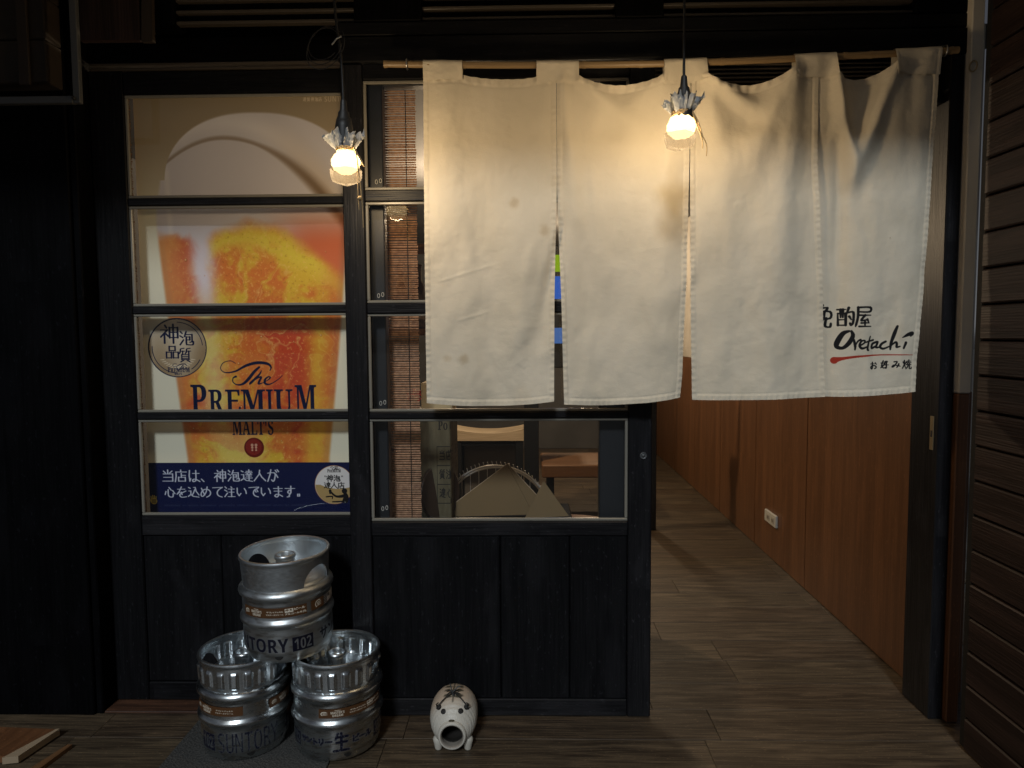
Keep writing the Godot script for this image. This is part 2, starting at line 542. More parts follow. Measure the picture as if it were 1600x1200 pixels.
func build_front_door():
	var t := thing("sliding_door", "black timber sliding door with a wide clear lower pane and boarded base, half behind the curtain", "sliding door")
	var zb := -0.036
	put("stile", rbox(Vector3(-0.685, 0.004, zb), Vector3(-0.603, 2.505, 0.0)), M.black_worn, t)
	put("stile", rbox(Vector3(0.388, 0.004, zb), Vector3(0.478, 2.505, 0.0)), M.black_worn, t)
	put("rail", rbox(Vector3(-0.602, 2.446, zb), Vector3(0.387, 2.505, 0.002), 0), M.black, t)
	for r in [[2.002, 2.045], [1.584, 1.623], [1.182, 1.208], [0.725, 0.782]]:
		put("rail", rbox(Vector3(-0.602, r[0], zb), Vector3(0.387, r[1], 0.002), 0), M.black_worn, t)
	for r in [[0.782, 1.182], [1.208, 1.584], [1.623, 2.002], [2.045, 2.446]]:
		pane(t, -0.602, 0.387, r[0], r[1], -0.02)
		pane_beads(t, -0.602, 0.387, r[0], r[1], -0.0185)
	var xs := [-0.602, -0.104, 0.164, 0.387]
	for k in 3:
		put("lower_board", rbox(Vector3(xs[k] + 0.001, 0.075, zb + 0.006), Vector3(xs[k + 1] - 0.001, 0.724, -0.004)), M.black, t)
	put("panel_back", box(Vector3(-0.602, 0.06, -0.0375), Vector3(0.387, 0.73, -0.0305)), M.black_dull, t)
	put("rail", rbox(Vector3(-0.602, 0.004, zb + 0.006), Vector3(0.387, 0.073, -0.002), 0), M.black_worn, t)
	# round lock in the right stile
	var lb := Buf.new()
	lathe_into(lb, PackedVector2Array([Vector2(0.0, 0.006), Vector2(0.005, 0.006), Vector2(0.006, 0.003), Vector2(0.009, 0.003), Vector2(0.011, 0.0055), Vector2(0.0135, 0.004), Vector2(0.014, 0.0)]), 20, true)
	var lock := Buf.new()
	lock.add(lb, Transform3D(Basis(Vector3.RIGHT, PI / 2), Vector3(0.445, 1.037, 0.0)))
	put("lock", lock.mesh(), M.steel_dark, t)
	# the dark inner frame seen through the glass
	var w := thing("inner_window_frame", "dark inner frame standing behind the clear panes of the front sliding door", "window frame")
	put("stile", rbox(Vector3(-0.60, 0.70, -0.13), Vector3(-0.545, 2.50, -0.075)), M.frame_dark, w)
	put("stile", rbox(Vector3(0.285, 0.70, -0.13), Vector3(0.40, 2.50, -0.075)), M.frame_dark, w)
	put("rail", rbox(Vector3(-0.544, 0.70, -0.13), Vector3(0.284, 0.765, -0.075), 0), M.frame_dark, w)
	put("rail", rbox(Vector3(-0.544, 2.45, -0.13), Vector3(0.284, 2.50, -0.075), 0), M.frame_dark, w)
	# small paired stickers in the lower left corner of each pane
	for y in [0.815, 1.235, 1.655, 2.09]:
		for k in 2:
			var s := Buf.new()
			tube_into(s, ring(Vector3(-0.572 + k * 0.016, y + k * 0.004, -0.0735), 0.0045, Vector3.RIGHT, Vector3.UP * 1.8, 14), 0.0012, 5)
			put("sticker", s.mesh(), M.white_plastic, w)

func build_right_side():
	var j := thing("door_jamb", "black timber door jamb to the right of the entrance with a brass strike plate", "door jamb")
	put("post", rbox(Vector3(1.551, 0.001, -0.19), Vector3(1.603, 2.508, 0.004)), M.black_worn, j)
	put("strike_plate", box(Vector3(1.5475, 1.05, -0.045), Vector3(1.5505, 1.18, -0.022), 1, 0.001), M.brass, j)
	put("strike_hole", box(Vector3(1.5462, 1.10, -0.039), Vector3(1.5478, 1.125, -0.028), 1, 0.0005), M.rubber, j)
	var s := thing("wall_strip", "narrow strip of wall between jamb and plank wall, cream above and red brown below", "wall")
	put("plaster", rbox(Vector3(1.606, 1.272, -0.19), Vector3(1.652, 2.86, 0.03)), M.cream, s)
	put("wood_panel", rbox(Vector3(1.606, 0.001, -0.19), Vector3(1.652, 1.27, 0.026)), M.wainscot, s)
	var kb := Buf.new()
	tube_into(kb, ring(Vector3(1.612, 2.452, 0.036), 0.019, Vector3(0.6, 0, 0.2), Vector3(0.1, 1, 0), 16), 0.003, 6)
	put("hook", kb.mesh(), M.brass, s)
	var p := thing("plank_wall", "dark red brown wall of horizontal planks along the right edge", "wall")
	put("corner_post", rbox(Vector3(1.572, 0.0, 0.166), Vector3(1.66, 2.86, 0.205)), flat(srgb(0.006, 0.006, 0.007), 0.95), p)
	var y := 0.004
	var k := 0
	while y < 2.8:
		var top := minf(y + 0.1215, 2.86)
		put("plank", rbox(Vector3(1.562 + rng.randf_range(-0.002, 0.002), y, 0.206), Vector3(1.64, top - 0.006, 3.2), 2, 0.005), M.plank, p)
		y += 0.1225
		k += 1
	put("backing", box(Vector3(1.645, 0.0, 0.206), Vector3(1.70, 2.86, 3.2)), M.black_dull, p)

func build_interior():
	# the room behind: floor planks are already there
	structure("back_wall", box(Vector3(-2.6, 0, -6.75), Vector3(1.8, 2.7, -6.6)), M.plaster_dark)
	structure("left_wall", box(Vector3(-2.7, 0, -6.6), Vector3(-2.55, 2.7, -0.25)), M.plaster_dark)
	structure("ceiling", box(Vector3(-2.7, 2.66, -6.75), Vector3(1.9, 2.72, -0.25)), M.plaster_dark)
	structure("front_wall", box(Vector3(-3.4, 0, -0.25), Vector3(-1.70, 2.9, -0.13)), M.black_dull)
	structure("front_wall", box(Vector3(-1.70, 2.56, -0.30), Vector3(1.66, 2.9, -0.245)), M.black_dull)
	var w := thing("side_wall", "inside wall of the passage, cream above and red brown wood panels below", "wall")
	put("plaster", box(Vector3(1.628, 1.262, -6.6), Vector3(1.80, 2.70, -0.20)), M.plaster, w)
	var zs := [-0.195, -1.416, -2.33, -3.239, -4.15, -5.06, -6.0, -6.6]
	for k in zs.size() - 1:
		put("wood_panel", rbox(Vector3(1.624, 0.003, zs[k + 1] + 0.004), Vector3(1.80, 1.26, zs[k] - 0.004), 1, 0.003), M.wainscot, w)
	var o := thing("power_outlet", "white wall socket low on the red brown panels of the passage", "power outlet")
	put("plate", box(Vector3(1.606, 0.238, -2.07), Vector3(1.6235, 0.318, -1.86), 1, 0.006), M.white_plastic, o)
	for zz in [-2.02, -1.935]:
		put("socket", box(Vector3(1.6035, 0.258, zz), Vector3(1.6058, 0.298, zz + 0.05), 1, 0.001), M.plaster, o)
		for e in [0.013, 0.031]:
			put("slot", box(Vector3(1.6022, 0.268, zz + e), Vector3(1.6034, 0.288, zz + e + 0.005), 1, 0.0003), M.rubber, o)
	# counter end by the passage
	var c := thing("counter", "dark counter with a grey wooden top deep inside beyond the door stile", "counter")
	put("body", rbox(Vector3(0.90, 0.0, -2.76), Vector3(0.985, 1.01, -2.66)), M.frame_dark, c)
	put("counter_top", rbox(Vector3(0.885, 1.012, -2.78), Vector3(1.0, 1.055, -2.63), 0), M.brown_wood, c)
	var cl := Buf.new()
	var pos := PackedVector3Array()
	var uv := PackedVector2Array()
	for yy in 13:
		for xx in 9:
			pos.append(Vector3(0.80 + xx * 0.021 - yy * 0.004 * xx * 0.1, 1.40 - yy * 0.025, -2.62 + 0.012 * sin(xx * 1.7 + yy * 0.2)))
			uv.append(Vector2(xx, yy))
	grid_into(cl, pos, 9, 13, uv)
	tag(put("hanging_cloth", cl.mesh(), flat(srgb(0.42, 0.40, 0.37), 0.9), self), "pale cloth hanging inside just right of the open door edge", "cloth")
	# bench with a curved wooden seat, seen through the lower pane
	var b := thing("stool", "tall stool with a curved pale wooden seat on a dark box frame", "stool", Vector3(-0.33, 0, -3.4))
	var sb := Buf.new()
	var n := 24
	var tp := PackedVector3Array()
	var tu := PackedVector2Array()
	for r in 6:
		for k in n + 1:
			var x := lerpf(-0.305, 0.305, float(k) / n)
			var dip := 0.035 * (1.0 - pow(x / 0.305, 2.0))
			var yt := 0.69 - dip
			var pt := [Vector3(x, 0.585, 0.0), Vector3(x, yt - 0.004, 0.0), Vector3(x, yt, -0.006), Vector3(x, yt, -0.30), Vector3(x, yt - 0.004, -0.306), Vector3(x, 0.585, -0.306)]
			tp.append(pt[r])
			tu.append(Vector2(r * 0.1, x + 0.3))
	grid_into(sb, tp, n + 1, 6, tu)
	for sx in [-1.0, 1.0]:
		sb.quad(Vector3(sx * 0.305, 0.585, 0), Vector3(sx * 0.305, 0.69, 0), Vector3(sx * 0.305, 0.69, -0.306), Vector3(sx * 0.305, 0.585, -0.306), Vector3(sx, 0, 0))
	put("seat", sb.mesh(), M.pale_wood, b)
	for x in [-0.30, 0.235]:
		for z in [-0.075, -0.30]:
			put("leg", rbox(Vector3(x, 0.0, z), Vector3(x + 0.065, 0.583, z + 0.065)), M.frame_dark, b)
	put("back_panel", box(Vector3(-0.234, 0.05, -0.27), Vector3(0.234, 0.54, -0.25)), flat(srgb(0.16, 0.16, 0.16), 0.5), b)
	put("apron", rbox(Vector3(-0.234, 0.54, -0.05), Vector3(0.234, 0.583, -0.02), 0), M.frame_dark, b)
	var be := thing("low_table", "low table with a brown wooden top beside the tall stool inside", "table", Vector3(0.0, 0, -2.9))
	put("table_top", rbox(Vector3(0.12, 0.36, -0.6), Vector3(0.85, 0.465, 0.0), 0, 0.01), M.brown_wood, be)
	for x in [0.17, 0.74]:
		for z in [-0.55, -0.1]:
			put("leg", rbox(Vector3(x, 0.0, z), Vector3(x + 0.05, 0.358, z + 0.05)), M.frame_dark, be)
	var pl := put("post", rbox(Vector3(-0.02, 0, -3.15), Vector3(0.10, 2.6, -3.05)), M.frame_dark, self)
	tag(pl, "dark square post standing between the stool and the low table", "post")
	var rt := thing("round_table", "low round dark table just inside, hidden behind the boarded base of the door", "round table", Vector3(0.19, 0, -0.76))
	put("table_top", lathe(PackedVector2Array([Vector2(0.0005, 0.485), Vector2(0.385, 0.485), Vector2(0.397, 0.492), Vector2(0.40, 0.502), Vector2(0.397, 0.512), Vector2(0.385, 0.518), Vector2(0.0005, 0.518)]), 48), M.brown_wood, rt)
	put("pedestal", lathe(PackedVector2Array([Vector2(0.0005, 0.0), Vector2(0.22, 0.0), Vector2(0.22, 0.012), Vector2(0.05, 0.035), Vector2(0.035, 0.10), Vector2(0.035, 0.484)]), 32), M.frame_dark, rt)
	# tall carton close behind the glass
	var x := thing("carton", "tall olive brown carton with printed boxes standing behind the lower pane", "carton")
	put("box_body", box(Vector3(-0.50, 0.0, -0.62), Vector3(-0.325, 1.165, -0.32), 1, 0.004), carton_material(), x)
	put("tape", box(Vector3(-0.43, 1.1655, -0.63), Vector3(-0.40, 1.1672, -0.31), 2, 0.0004), M.card_edge, x)
	var pb := thing("paper_box", "small cream paper box standing on top of the tall carton", "box")
	put("box_body", box(Vector3(-0.455, 1.168, -0.50), Vector3(-0.32, 1.295, -0.36), 1, 0.003), flat(srgb(0.52, 0.42, 0.24), 0.8), pb)
	var rb := thing("ribbon_bow", "crumpled red ribbon bow lying beside the small cream paper box", "ribbon", Vector3(-0.487, 1.236, -0.40))
	for k in 7:
		var a := rng.randf() * TAU
		var d := Vector3(cos(a) * 0.035, sin(a) * 0.022, rng.randf_range(0, 0.02))
		var q := Buf.new()
		tube_into(q, smooth_path(PackedVector3Array([Vector3.ZERO, d * 0.6 + Vector3(0, 0.012, 0.01), d, d * 0.5 - Vector3(0, 0.01, 0)]), 4), 0.0065, 6, 0.003)
		put("loop", q.mesh(), flat(srgb(0.55, 0.03, 0.04), 0.5), rb)
	# round wire rack and folded cardboard on the inner sill
	var sh := put("inner_shelf", rbox(Vector3(-0.60, 0.66, -0.66), Vector3(0.20, 0.695, -0.30), 0), M.black_dull, self)
	tag(sh, "dark shelf board just inside the front door that carries the folded cardboard", "shelf")
	var wr := thing("wire_rack", "round white wire rack with short spikes behind the folded cardboard", "wire rack", Vector3(-0.145, 0.695, -0.55))
	var cc := Vector3(0, -0.06, 0)
	put("rim", tube(ring(cc, 0.262, Vector3.RIGHT, Vector3.UP, 40, 0.25, PI - 0.25), 0.0055, 8), M.white_wire, wr)
	put("rim", tube(ring(cc + Vector3(0, 0, -0.05), 0.245, Vector3.RIGHT, Vector3.UP, 40, 0.28, PI - 0.28), 0.004, 8), M.white_wire, wr)
	for k in 34:
		var a := lerpf(0.3, PI - 0.3, k / 33.0)
		var d := Vector3(cos(a), sin(a), 0)
		put("spike", tube(PackedVector3Array([cc + d * 0.262, cc + d * 0.262 + Vector3(-0.006, 0.021, 0.004)]), 0.0017, 5), M.white_wire, wr)
	for k in 11:
		var px := -0.2 + k * 0.04
		var top := sqrt(0.245 * 0.245 - px * px)
		put("wire", tube(PackedVector3Array([cc + Vector3(px, 0.07, -0.05), cc + Vector3(px, top, -0.05)]), 0.0016, 5), M.white_wire, wr)
	var cs := thing("cardboard_sheet", "large folded cardboard sheet with a pointed top in the lower pane", "cardboard")
	put("flap", slab([Vector3(-0.40, 0.696, -0.40), Vector3(-0.085, 0.925, -0.45), Vector3(0.03, 0.70, -0.43)], 0.006), M.card, cs)
	put("flap", slab([Vector3(-0.083, 0.924, -0.452), Vector3(0.06, 0.765, -0.44), Vector3(0.032, 0.70, -0.43)], 0.006), M.card, cs)
	put("cut_edge", tube(PackedVector3Array([Vector3(-0.40, 0.697, -0.402), Vector3(-0.085, 0.925, -0.452), Vector3(0.06, 0.766, -0.442)]), 0.0026, 5), M.card_edge, cs)
	put("crease", tube(PackedVector3Array([Vector3(-0.084, 0.922, -0.449), Vector3(0.031, 0.70, -0.4285)]), 0.002, 5), M.card, cs)
	var c2 := thing("cardboard_sheet", "smaller cardboard flap leaning at the right of the large folded sheet", "cardboard")
	put("flap", slab([Vector3(-0.01, 0.697, -0.37), Vector3(0.075, 0.85, -0.44), Vector3(0.185, 0.70, -0.40)], 0.006), M.card, c2)
	# dark round tray leaning at the left of the cardboard
	var lid := Buf.new()
	lathe_into(lid, PackedVector2Array([Vector2(0.0005, 0.0), Vector2(0.118, 0.0), Vector2(0.122, 0.004), Vector2(0.122, 0.014), Vector2(0.116, 0.018), Vector2(0.0005, 0.020)]), 36)
	var lo := Buf.new()
	lo.add(lid, Transform3D(Basis(Vector3.UP, 0.95) * Basis(Vector3.RIGHT, PI / 2 - 0.12), Vector3.ZERO))
	tag(put("round_tray", lo.mesh(), flat(srgb(0.05, 0.032, 0.022), 0.5), self, Vector3(-0.385, 0.817, -0.36)), "dark round tray leaning between the carton and the folded cardboard", "tray")
	# glowing drinks display at the back, seen through the slit of the curtain
	var dp := thing("display_screen", "lit display in yellow green and blue, glimpsed through the first curtain slit", "display")
	put("case", box(Vector3(0.05, 1.2, -3.95), Vector3(0.52, 2.3, -3.72), 1, 0.01), M.frame_dark, dp)
	for r in [[2.06, 2.21, Color(0.55, 0.68, 0.06), 0.75], [1.70, 2.02, Color(0.16, 0.36, 0.72), 0.8], [1.42, 1.56, Color(0.30, 0.45, 0.70), 0.65]]:
		var em := flat(Color(0.02, 0.02, 0.02), 0.3)
		em.emission_enabled = true
		em.emission = r[2]
		em.emission_energy_multiplier = r[3]
		put("screen", box(Vector3(0.08, r[0], -3.719), Vector3(0.49, r[1], -3.712), 1, 0.001), em, dp)
	var al := AreaLight3D.new()
	al.name = "display_glow"
	al.area_size = Vector2(0.3, 0.6)
	al.light_color = Color(0.5, 0.7, 0.9)
	al.light_energy = 0.02
	al.shadow_enabled = true
	al.position = Vector3(0.285, 1.75, -3.69)
	al.rotation.y = PI
	dp.add_child(al)
	# wooden shelf with dark bottles, glimpsed left of the curtain
	var sf := thing("wall_shelf", "brown wooden shelf board behind the left panes of the front door", "shelf")
	put("board", rbox(Vector3(-1.5, 1.50, -1.9), Vector3(-0.60, 1.54, -1.6), 0), M.brown_wood, sf)
	put("board", rbox(Vector3(-1.5, 2.02, -1.9), Vector3(-0.60, 2.05, -1.6), 0), M.brown_wood, sf)
	for q in [[-0.90, 0.0], [-0.78, 1.0], [-0.665, 2.0]]:
		var bt := thing("bottle", ["dark bottle on the wooden shelf, leftmost of the three behind the blind", "dark bottle on the wooden shelf, middle one of three", "dark bottle on the wooden shelf, nearest the curtain edge"][int(q[1])], "bottle", Vector3(q[0], 1.54, -1.75), "bottles on the wooden shelf")
		put("body", lathe(PackedVector2Array([Vector2(0.001, 0), Vector2(0.048, 0), Vector2(0.05, 0.01), Vector2(0.05, 0.2), Vector2(0.03, 0.27), Vector2(0.018, 0.3), Vector2(0.018, 0.38), Vector2(0.021, 0.382), Vector2(0.021, 0.4), Vector2(0.001, 0.4)]), 20), flat(srgb(0.05, 0.025, 0.018), 0.15), bt)
		put("label_band", lathe(PackedVector2Array([Vector2(0.0506, 0.06), Vector2(0.0506, 0.16)]), 20), flat(srgb(0.3, 0.27, 0.22), 0.7), bt)
	# the room's own lamp, hidden behind the curtain
	room_lamp(Vector3(-0.50, 2.30, -2.4), "round warm ceiling lamp inside, nearer the front, above the stool", ROOM_E)
	room_lamp(Vector3(0.60, 2.30, -4.8), "round warm ceiling lamp inside, at the far end of the passage", 0.7)
	# woven blinds
	blind(-0.572, -0.432, 0.74, 2.50, -0.17, "narrow woven bamboo blind hanging behind the left panes of the front door")
	blind(-1.62, -1.572, 0.74, 2.52, -0.172, "bamboo blind edge showing as a sliver beside the beer poster")

func room_lamp(at: Vector3, label: String, energy: float):
	var lp := thing("ceiling_lamp", label, "lamp", at, "ceiling lamps of the room inside")
	var em2 := flat(Color(0.9, 0.8, 0.6), 0.4)
	em2.emission_enabled = true
	em2.emission = Color(1.0, 0.78, 0.5)
	em2.emission_energy_multiplier = 2.0
	put("glass_globe", lathe(globe(0.09, 0.0), 24), em2, lp)
	put("rod", tube(PackedVector3Array([Vector3(0, 0.09, 0), Vector3(0, 0.36, 0)]), 0.008, 8), M.rubber, lp)
	var ol := OmniLight3D.new()
	ol.name = "room_light"
	ol.light_color = Color(1.0, 0.88, 0.72)
	ol.light_energy = energy
	ol.light_size = 0.05
	ol.omni_range = 12.0
	ol.omni_attenuation = 2.0
	ol.shadow_enabled = true
	lp.add_child(ol)

func globe(r: float, cy: float, n := 14) -> PackedVector2Array:
	var o := PackedVector2Array()
	for k in n + 1:
		var a := -PI / 2 + PI * k / n
		o.append(Vector2(maxf(cos(a) * r, 0.0002), cy + sin(a) * r))
	return o

func slab(p: Array, th: float) -> ArrayMesh:
	var b := Buf.new()
	var n: Vector3 = (p[1] - p[0]).cross(p[2] - p[0]).normalized()
	if n.z < 0: n = -n
	var d := n * th
	b.tri(p[0], p[1], p[2], n)
	b.tri(p[0] - d, p[1] - d, p[2] - d, -n)
	var c: Vector3 = (p[0] + p[1] + p[2]) / 3.0
	for k in 3:
		var a: Vector3 = p[k]
		var e: Vector3 = p[(k + 1) % 3]
		var on := ((a + e) * 0.5 - c).normalized()
		b.quad(a, e, e - d, a - d, on)
	return b.mesh()

func blind(x0: float, x1: float, y0: float, y1: float, z: float, label: String):
	var t := thing("bamboo_blind", label, "blind")
	var b := Buf.new()
	var y := y0
	while y < y1:
		var h := rng.randf_range(0.005, 0.008)
		var j := rng.randf_range(-0.002, 0.002)
		var zz := z + rng.randf_range(-0.0015, 0.0015)
		var k := b.v.size()
		b.quad(Vector3(x0 + j, y, zz), Vector3(x1 + j, y, zz), Vector3(x1 + j, y + h * 0.5, zz + 0.003), Vector3(x0 + j, y + h * 0.5, zz + 0.003), Vector3(0, -0.4, 1).normalized(), Vector2(0, y), Vector2(x1 - x0, y), Vector2(x1 - x0, y + h), Vector2(0, y + h))
		b.quad(Vector3(x0 + j, y + h * 0.5, zz + 0.003), Vector3(x1 + j, y + h * 0.5, zz + 0.003), Vector3(x1 + j, y + h, zz), Vector3(x0 + j, y + h, zz), Vector3(0, 0.4, 1).normalized(), Vector2(0, y), Vector2(x1 - x0, y), Vector2(x1 - x0, y + h), Vector2(0, y + h))
		y += h + rng.randf_range(0.001, 0.0045)
	var o := put("slats", b.mesh(), M.blind, t)
	o.set_meta("kind", "stuff")
	for f in [0.12, 0.72]:
		var xx := lerpf(x0, x1, f)
		put("cord", tube(PackedVector3Array([Vector3(xx, y0, z + 0.005), Vector3(xx, y1, z + 0.005)]), 0.0016, 5), M.rubber, t)

func build_overhead():
	# two canopies side by side, the left one shorter
	structure("canopy", box(Vector3(-4.0, 2.865, -0.3), Vector3(-0.640, 3.0, 1.20), 0, 0.01), M.canopy)
	structure("canopy", box(Vector3(-0.638, 2.867, -0.3), Vector3(4.0, 3.0, CANOPY_Z), 0, 0.01), M.canopy)
	var f := thing("angle_iron", "grey metal angle iron with a bolted corner, hanging in the dark upper left corner", "angle iron")
	put("bar", box(Vector3(-1.591, 2.325, 0.14), Vector3(-1.566, 2.866, 0.16), 1, 0.002), M.steel_dark, f)
	put("bar", box(Vector3(-2.6, 2.325, 0.138), Vector3(-1.5915, 2.350, 0.162), 0, 0.002), M.steel_dark, f)
	var bl := Buf.new()
	lathe_into(bl, PackedVector2Array([Vector2(0.007, 0.0), Vector2(0.007, 0.005), Vector2(0.0001, 0.006)]), 6)
	var b2 := Buf.new()
	b2.add(bl, Transform3D(Basis(Vector3.RIGHT, PI / 2), Vector3(-1.585, 2.340, 0.163)))
	put("bolt", b2.mesh(), M.rubber, f)
	var c := thing("crate", "dim brown wooden crate end above the grey angle iron, top left corner", "crate")
	for k in 3:
		put("board", rbox(Vector3(-2.5, 2.412 + k * 0.15, 0.03), Vector3(-1.706, 2.412 + k * 0.15 + 0.147, 0.12), 0), M.crate, c)
	put("cleat", rbox(Vector3(-1.80, 2.40, 0.122), Vector3(-1.76, 2.86, 0.134)), M.crate, c)
	var d := thing("hanging_board", "dark brown board with a pale worn edge hanging under the canopy", "board")
	put("board", rbox(Vector3(-1.617, 2.575, 0.04), Vector3(-1.395, 2.865, 0.06)), M.plank, d)
	put("worn_edge", slabq(Vector3(-1.392, 2.572, 0.061), Vector3(-1.350, 2.572, 0.061), Vector3(-1.345, 2.864, 0.061), Vector3(-1.378, 2.864, 0.061), 0.02), M.crate, d)

func slabq(a: Vector3, b: Vector3, c: Vector3, d: Vector3, th: float) -> ArrayMesh:
	var o := Buf.new()
	var n := (b - a).cross(c - a).normalized()
	var k := n * th
	o.quad(a, b, c, d, n, Vector2(0, 0), Vector2(0.3, 0), Vector2(0.3, 0.3), Vector2(0, 0.3))
	o.quad(a - k, b - k, c - k, d - k, -n)
	var m := (a + b + c + d) * 0.25
	for e in [[a, b], [b, c], [c, d], [d, a]]:
		o.quad(e[0], e[1], e[1] - k, e[0] - k, ((e[0] + e[1]) * 0.5 - m).normalized())
	return o.mesh()
const CANOPY_Z := 1.19

# ------------------------------------------------------------------ print and lettering
# Strokes of the characters on a grid of 25 by 25; each pair of letters is a point (across, down), each word a stroke.
const GLYPHS := {
	"神": "gbie ahjhaq fmfy hmkp memr mexexr mrxr mkxk rary",
	"泡": "cbfe bigl bxhp mbjj lgwgwsst mkskspmp mkmvoxxxys",
	"品": "gbsbsjgjgb amkmkxaxam omymyxoxom",
	"質": "kbdc ddciak dglg hghl wbpc pdoimk pgxg tgtl fmtmtufufm fptp fsts jvdy pvvy",
	"当": "mamh dchg vcqg ciwiwx dpwp bxwx",
	"店": "mamd ceye cecnay nhnp nlwl hpvpvxhxhp",
	"は": "dbcmdxfs jhxh qbqtoxkyjvmtruyy",
	"、": "atfy",
	"達": "rarg ldxd jgyg nhpk vhtk kkxk lnwn jryr rkrv bcfe bkgkgs gsbv awgslwyy",
	"人": "mbljax lgqpyx",
	"が": "bhqhpumyjv iagkby sjwq rbuf vaye",
	"心": "elcs jhjsmxtxuq lcqi tjyq",
	"を": "dgug mbhlcr crhnmnns wkkqiumyxx",
	"込": "mcqcslyt phmojt bcfe bkgkgs gsaw awgslwyy",
	"め": "dehnkt qbnngwcudnjhshxnvuoy",
	"て": "bdxc xcoilpovwy",
	"で": "bdxcoilpovwy pjrn tivm",
	"注": "cbfe bigl bxhp pbrd jgxg knwn ixyx qgqx",
	"い": "cecpgvkq sfvkwq",
	"ま": "cfwf dlvl nbntkygxfvjsptwx",
	"す": "bfxf oaonlqhojkmjookukxfy",
	"。": "cscwgwgscs",
	"非": "ibipcx pbpy bfif bkik apip pfwf pkwk ppxp",
	"生": "haei gfvf fmum bxxx mamx",
	"サ": "bhxh gbgo rbrmpskx",
	"ン": "cdhh cwmtxg",
	"ト": "ibiy ijuq",
	"リ": "ecep rbrmorjy",
	"ー": "bmxm",
	"ビ": "ecevhxwx uiem tbwe wayd",
	"ル": "gchmbx ncnwsuyo",
	"ア": "bdxdsjpm mjlqfx",
	"コ": "cfvfvw cwvw",
	"分": "jbhhaq pbrhyo flulttrypx mlkret",
	"晩": "ccjcjtctcc cljl pakg ndudrh lhxhxolo lhlo rhro qoorjy toswxxyt",
	"酌": "admd bimimxbxbi fdfn idin bqmq qbnj phxhxtuxsu rmuq",
	"屋": "dcvcvhdh dcdnay glxl olirtq squt otox iuvu fyyy",
	"お": "bgog hbhtexbtdokmrnvrtvox rdwi",
	"好": "hadqky ndlkhqax bhmh nctcqi rjrwoxnv mnyn",
	"み": "fcocgsbwauepkpyt tkspny",
	"焼": "cfek kfhl fbflax gojv mdxd rarh lhyh ojol tjtl kmym pmosjy tmtwyxyt",
	"ザ": "bhxh gbgo rbrmpskx ubwe xaze",
	"プ": "cexewmoy vbxbxdvd",
	"レ": "ececfxnuxk",
	"ミ": "fdtg hkrn esuw",
	"ム": "leewxw rovy",
	"モ": "ddvd bmxm lelwwx",
	"マ": "cexekq hnpv",
	"ス": "ddudnobx nouy",
	"タ": "jaeo kdwdsnfy",
	"ズ": "ddudnobx nouy vbxe",
	"ド": "ibiy ijuq sbue",
}
var plots := {}

func blend(im: Image, x: int, y: int, c: Color, a: float):
	if x < 0 or y < 0 or x >= im.get_width() or y >= im.get_height(): return
	im.set_pixel(x, y, im.get_pixel(x, y).lerp(c, clampf(a, 0.0, 1.0)))

# a line with round ends whose half width goes from r0 to r1, in pixels
func stroke(im: Image, a: Vector2, b: Vector2, r0: float, r1: float, c: Color, opacity := 1.0):
	var r := maxf(r0, r1) + 1.0
	var d := b - a
	var l2 := maxf(d.length_squared(), 1e-6)
	for y in range(int(minf(a.y, b.y) - r), int(maxf(a.y, b.y) + r) + 2):
		for x in range(int(minf(a.x, b.x) - r), int(maxf(a.x, b.x) + r) + 2):
			var p := Vector2(x + 0.5, y + 0.5)
			var t := clampf((p - a).dot(d) / l2, 0.0, 1.0)
			var cov := lerpf(r0, r1, t) + 0.5 - p.distance_to(a + d * t)
			if cov > 0.0:
				blend(im, x, y, c, minf(cov, 1.0) * opacity)

# one character in the rectangle at (x, y) of w by h pixels; thin is the half width of level strokes, thick that of upright ones
func glyph(im: Image, ch: String, x: float, y: float, w: float, h: float, thin: float, thick: float, c: Color, brush := false):
	var g: String = GLYPHS.get(ch, "")
	for word in g.split(" ", false):
		var pts := []
		for k in word.length() / 2:
			pts.append(Vector2(x + (word.unicode_at(2 * k) - 97) / 24.0 * w, y + (word.unicode_at(2 * k + 1) - 97) / 24.0 * h))
		if pts.size() > 4 or (brush and pts.size() > 2):
			var sm := []
			for k in pts.size() - 1:
				var sharp: bool = pts.size() == 5 and pts[0].distance_to(pts[4]) < 0.01
				if sharp:
					sm.append(pts[k])
					continue
				for s in 4:
					sm.append(pts[k].cubic_interpolate(pts[k + 1], pts[maxi(k - 1, 0)], pts[mini(k + 2, pts.size() - 1)], s / 4.0))
			sm.append(pts[pts.size() - 1])
			pts = sm
		for k in pts.size() - 1:
			var d: Vector2 = (pts[k + 1] - pts[k]).normalized()
			var r := lerpf(thin, thick, absf(d.y))
			var r2 := r
			if brush:
				r *= 1.25 - 0.2 * float(k) / pts.size()
				r2 = r * (0.55 if k == pts.size() - 2 else 0.92)
			stroke(im, pts[k], pts[k + 1], r, r2, c)

func line_of(im: Image, text: String, x: float, y: float, size: float, step: float, thin: float, thick: float, c: Color, brush := false):
	for k in text.length():
		glyph(im, text[k], x + k * step, y, size, size, thin, thick, c, brush)

func face(family: String, weight: int) -> SystemFont:
	var f := SystemFont.new()
	f.font_names = PackedStringArray([family])
	f.font_weight = weight
	return f

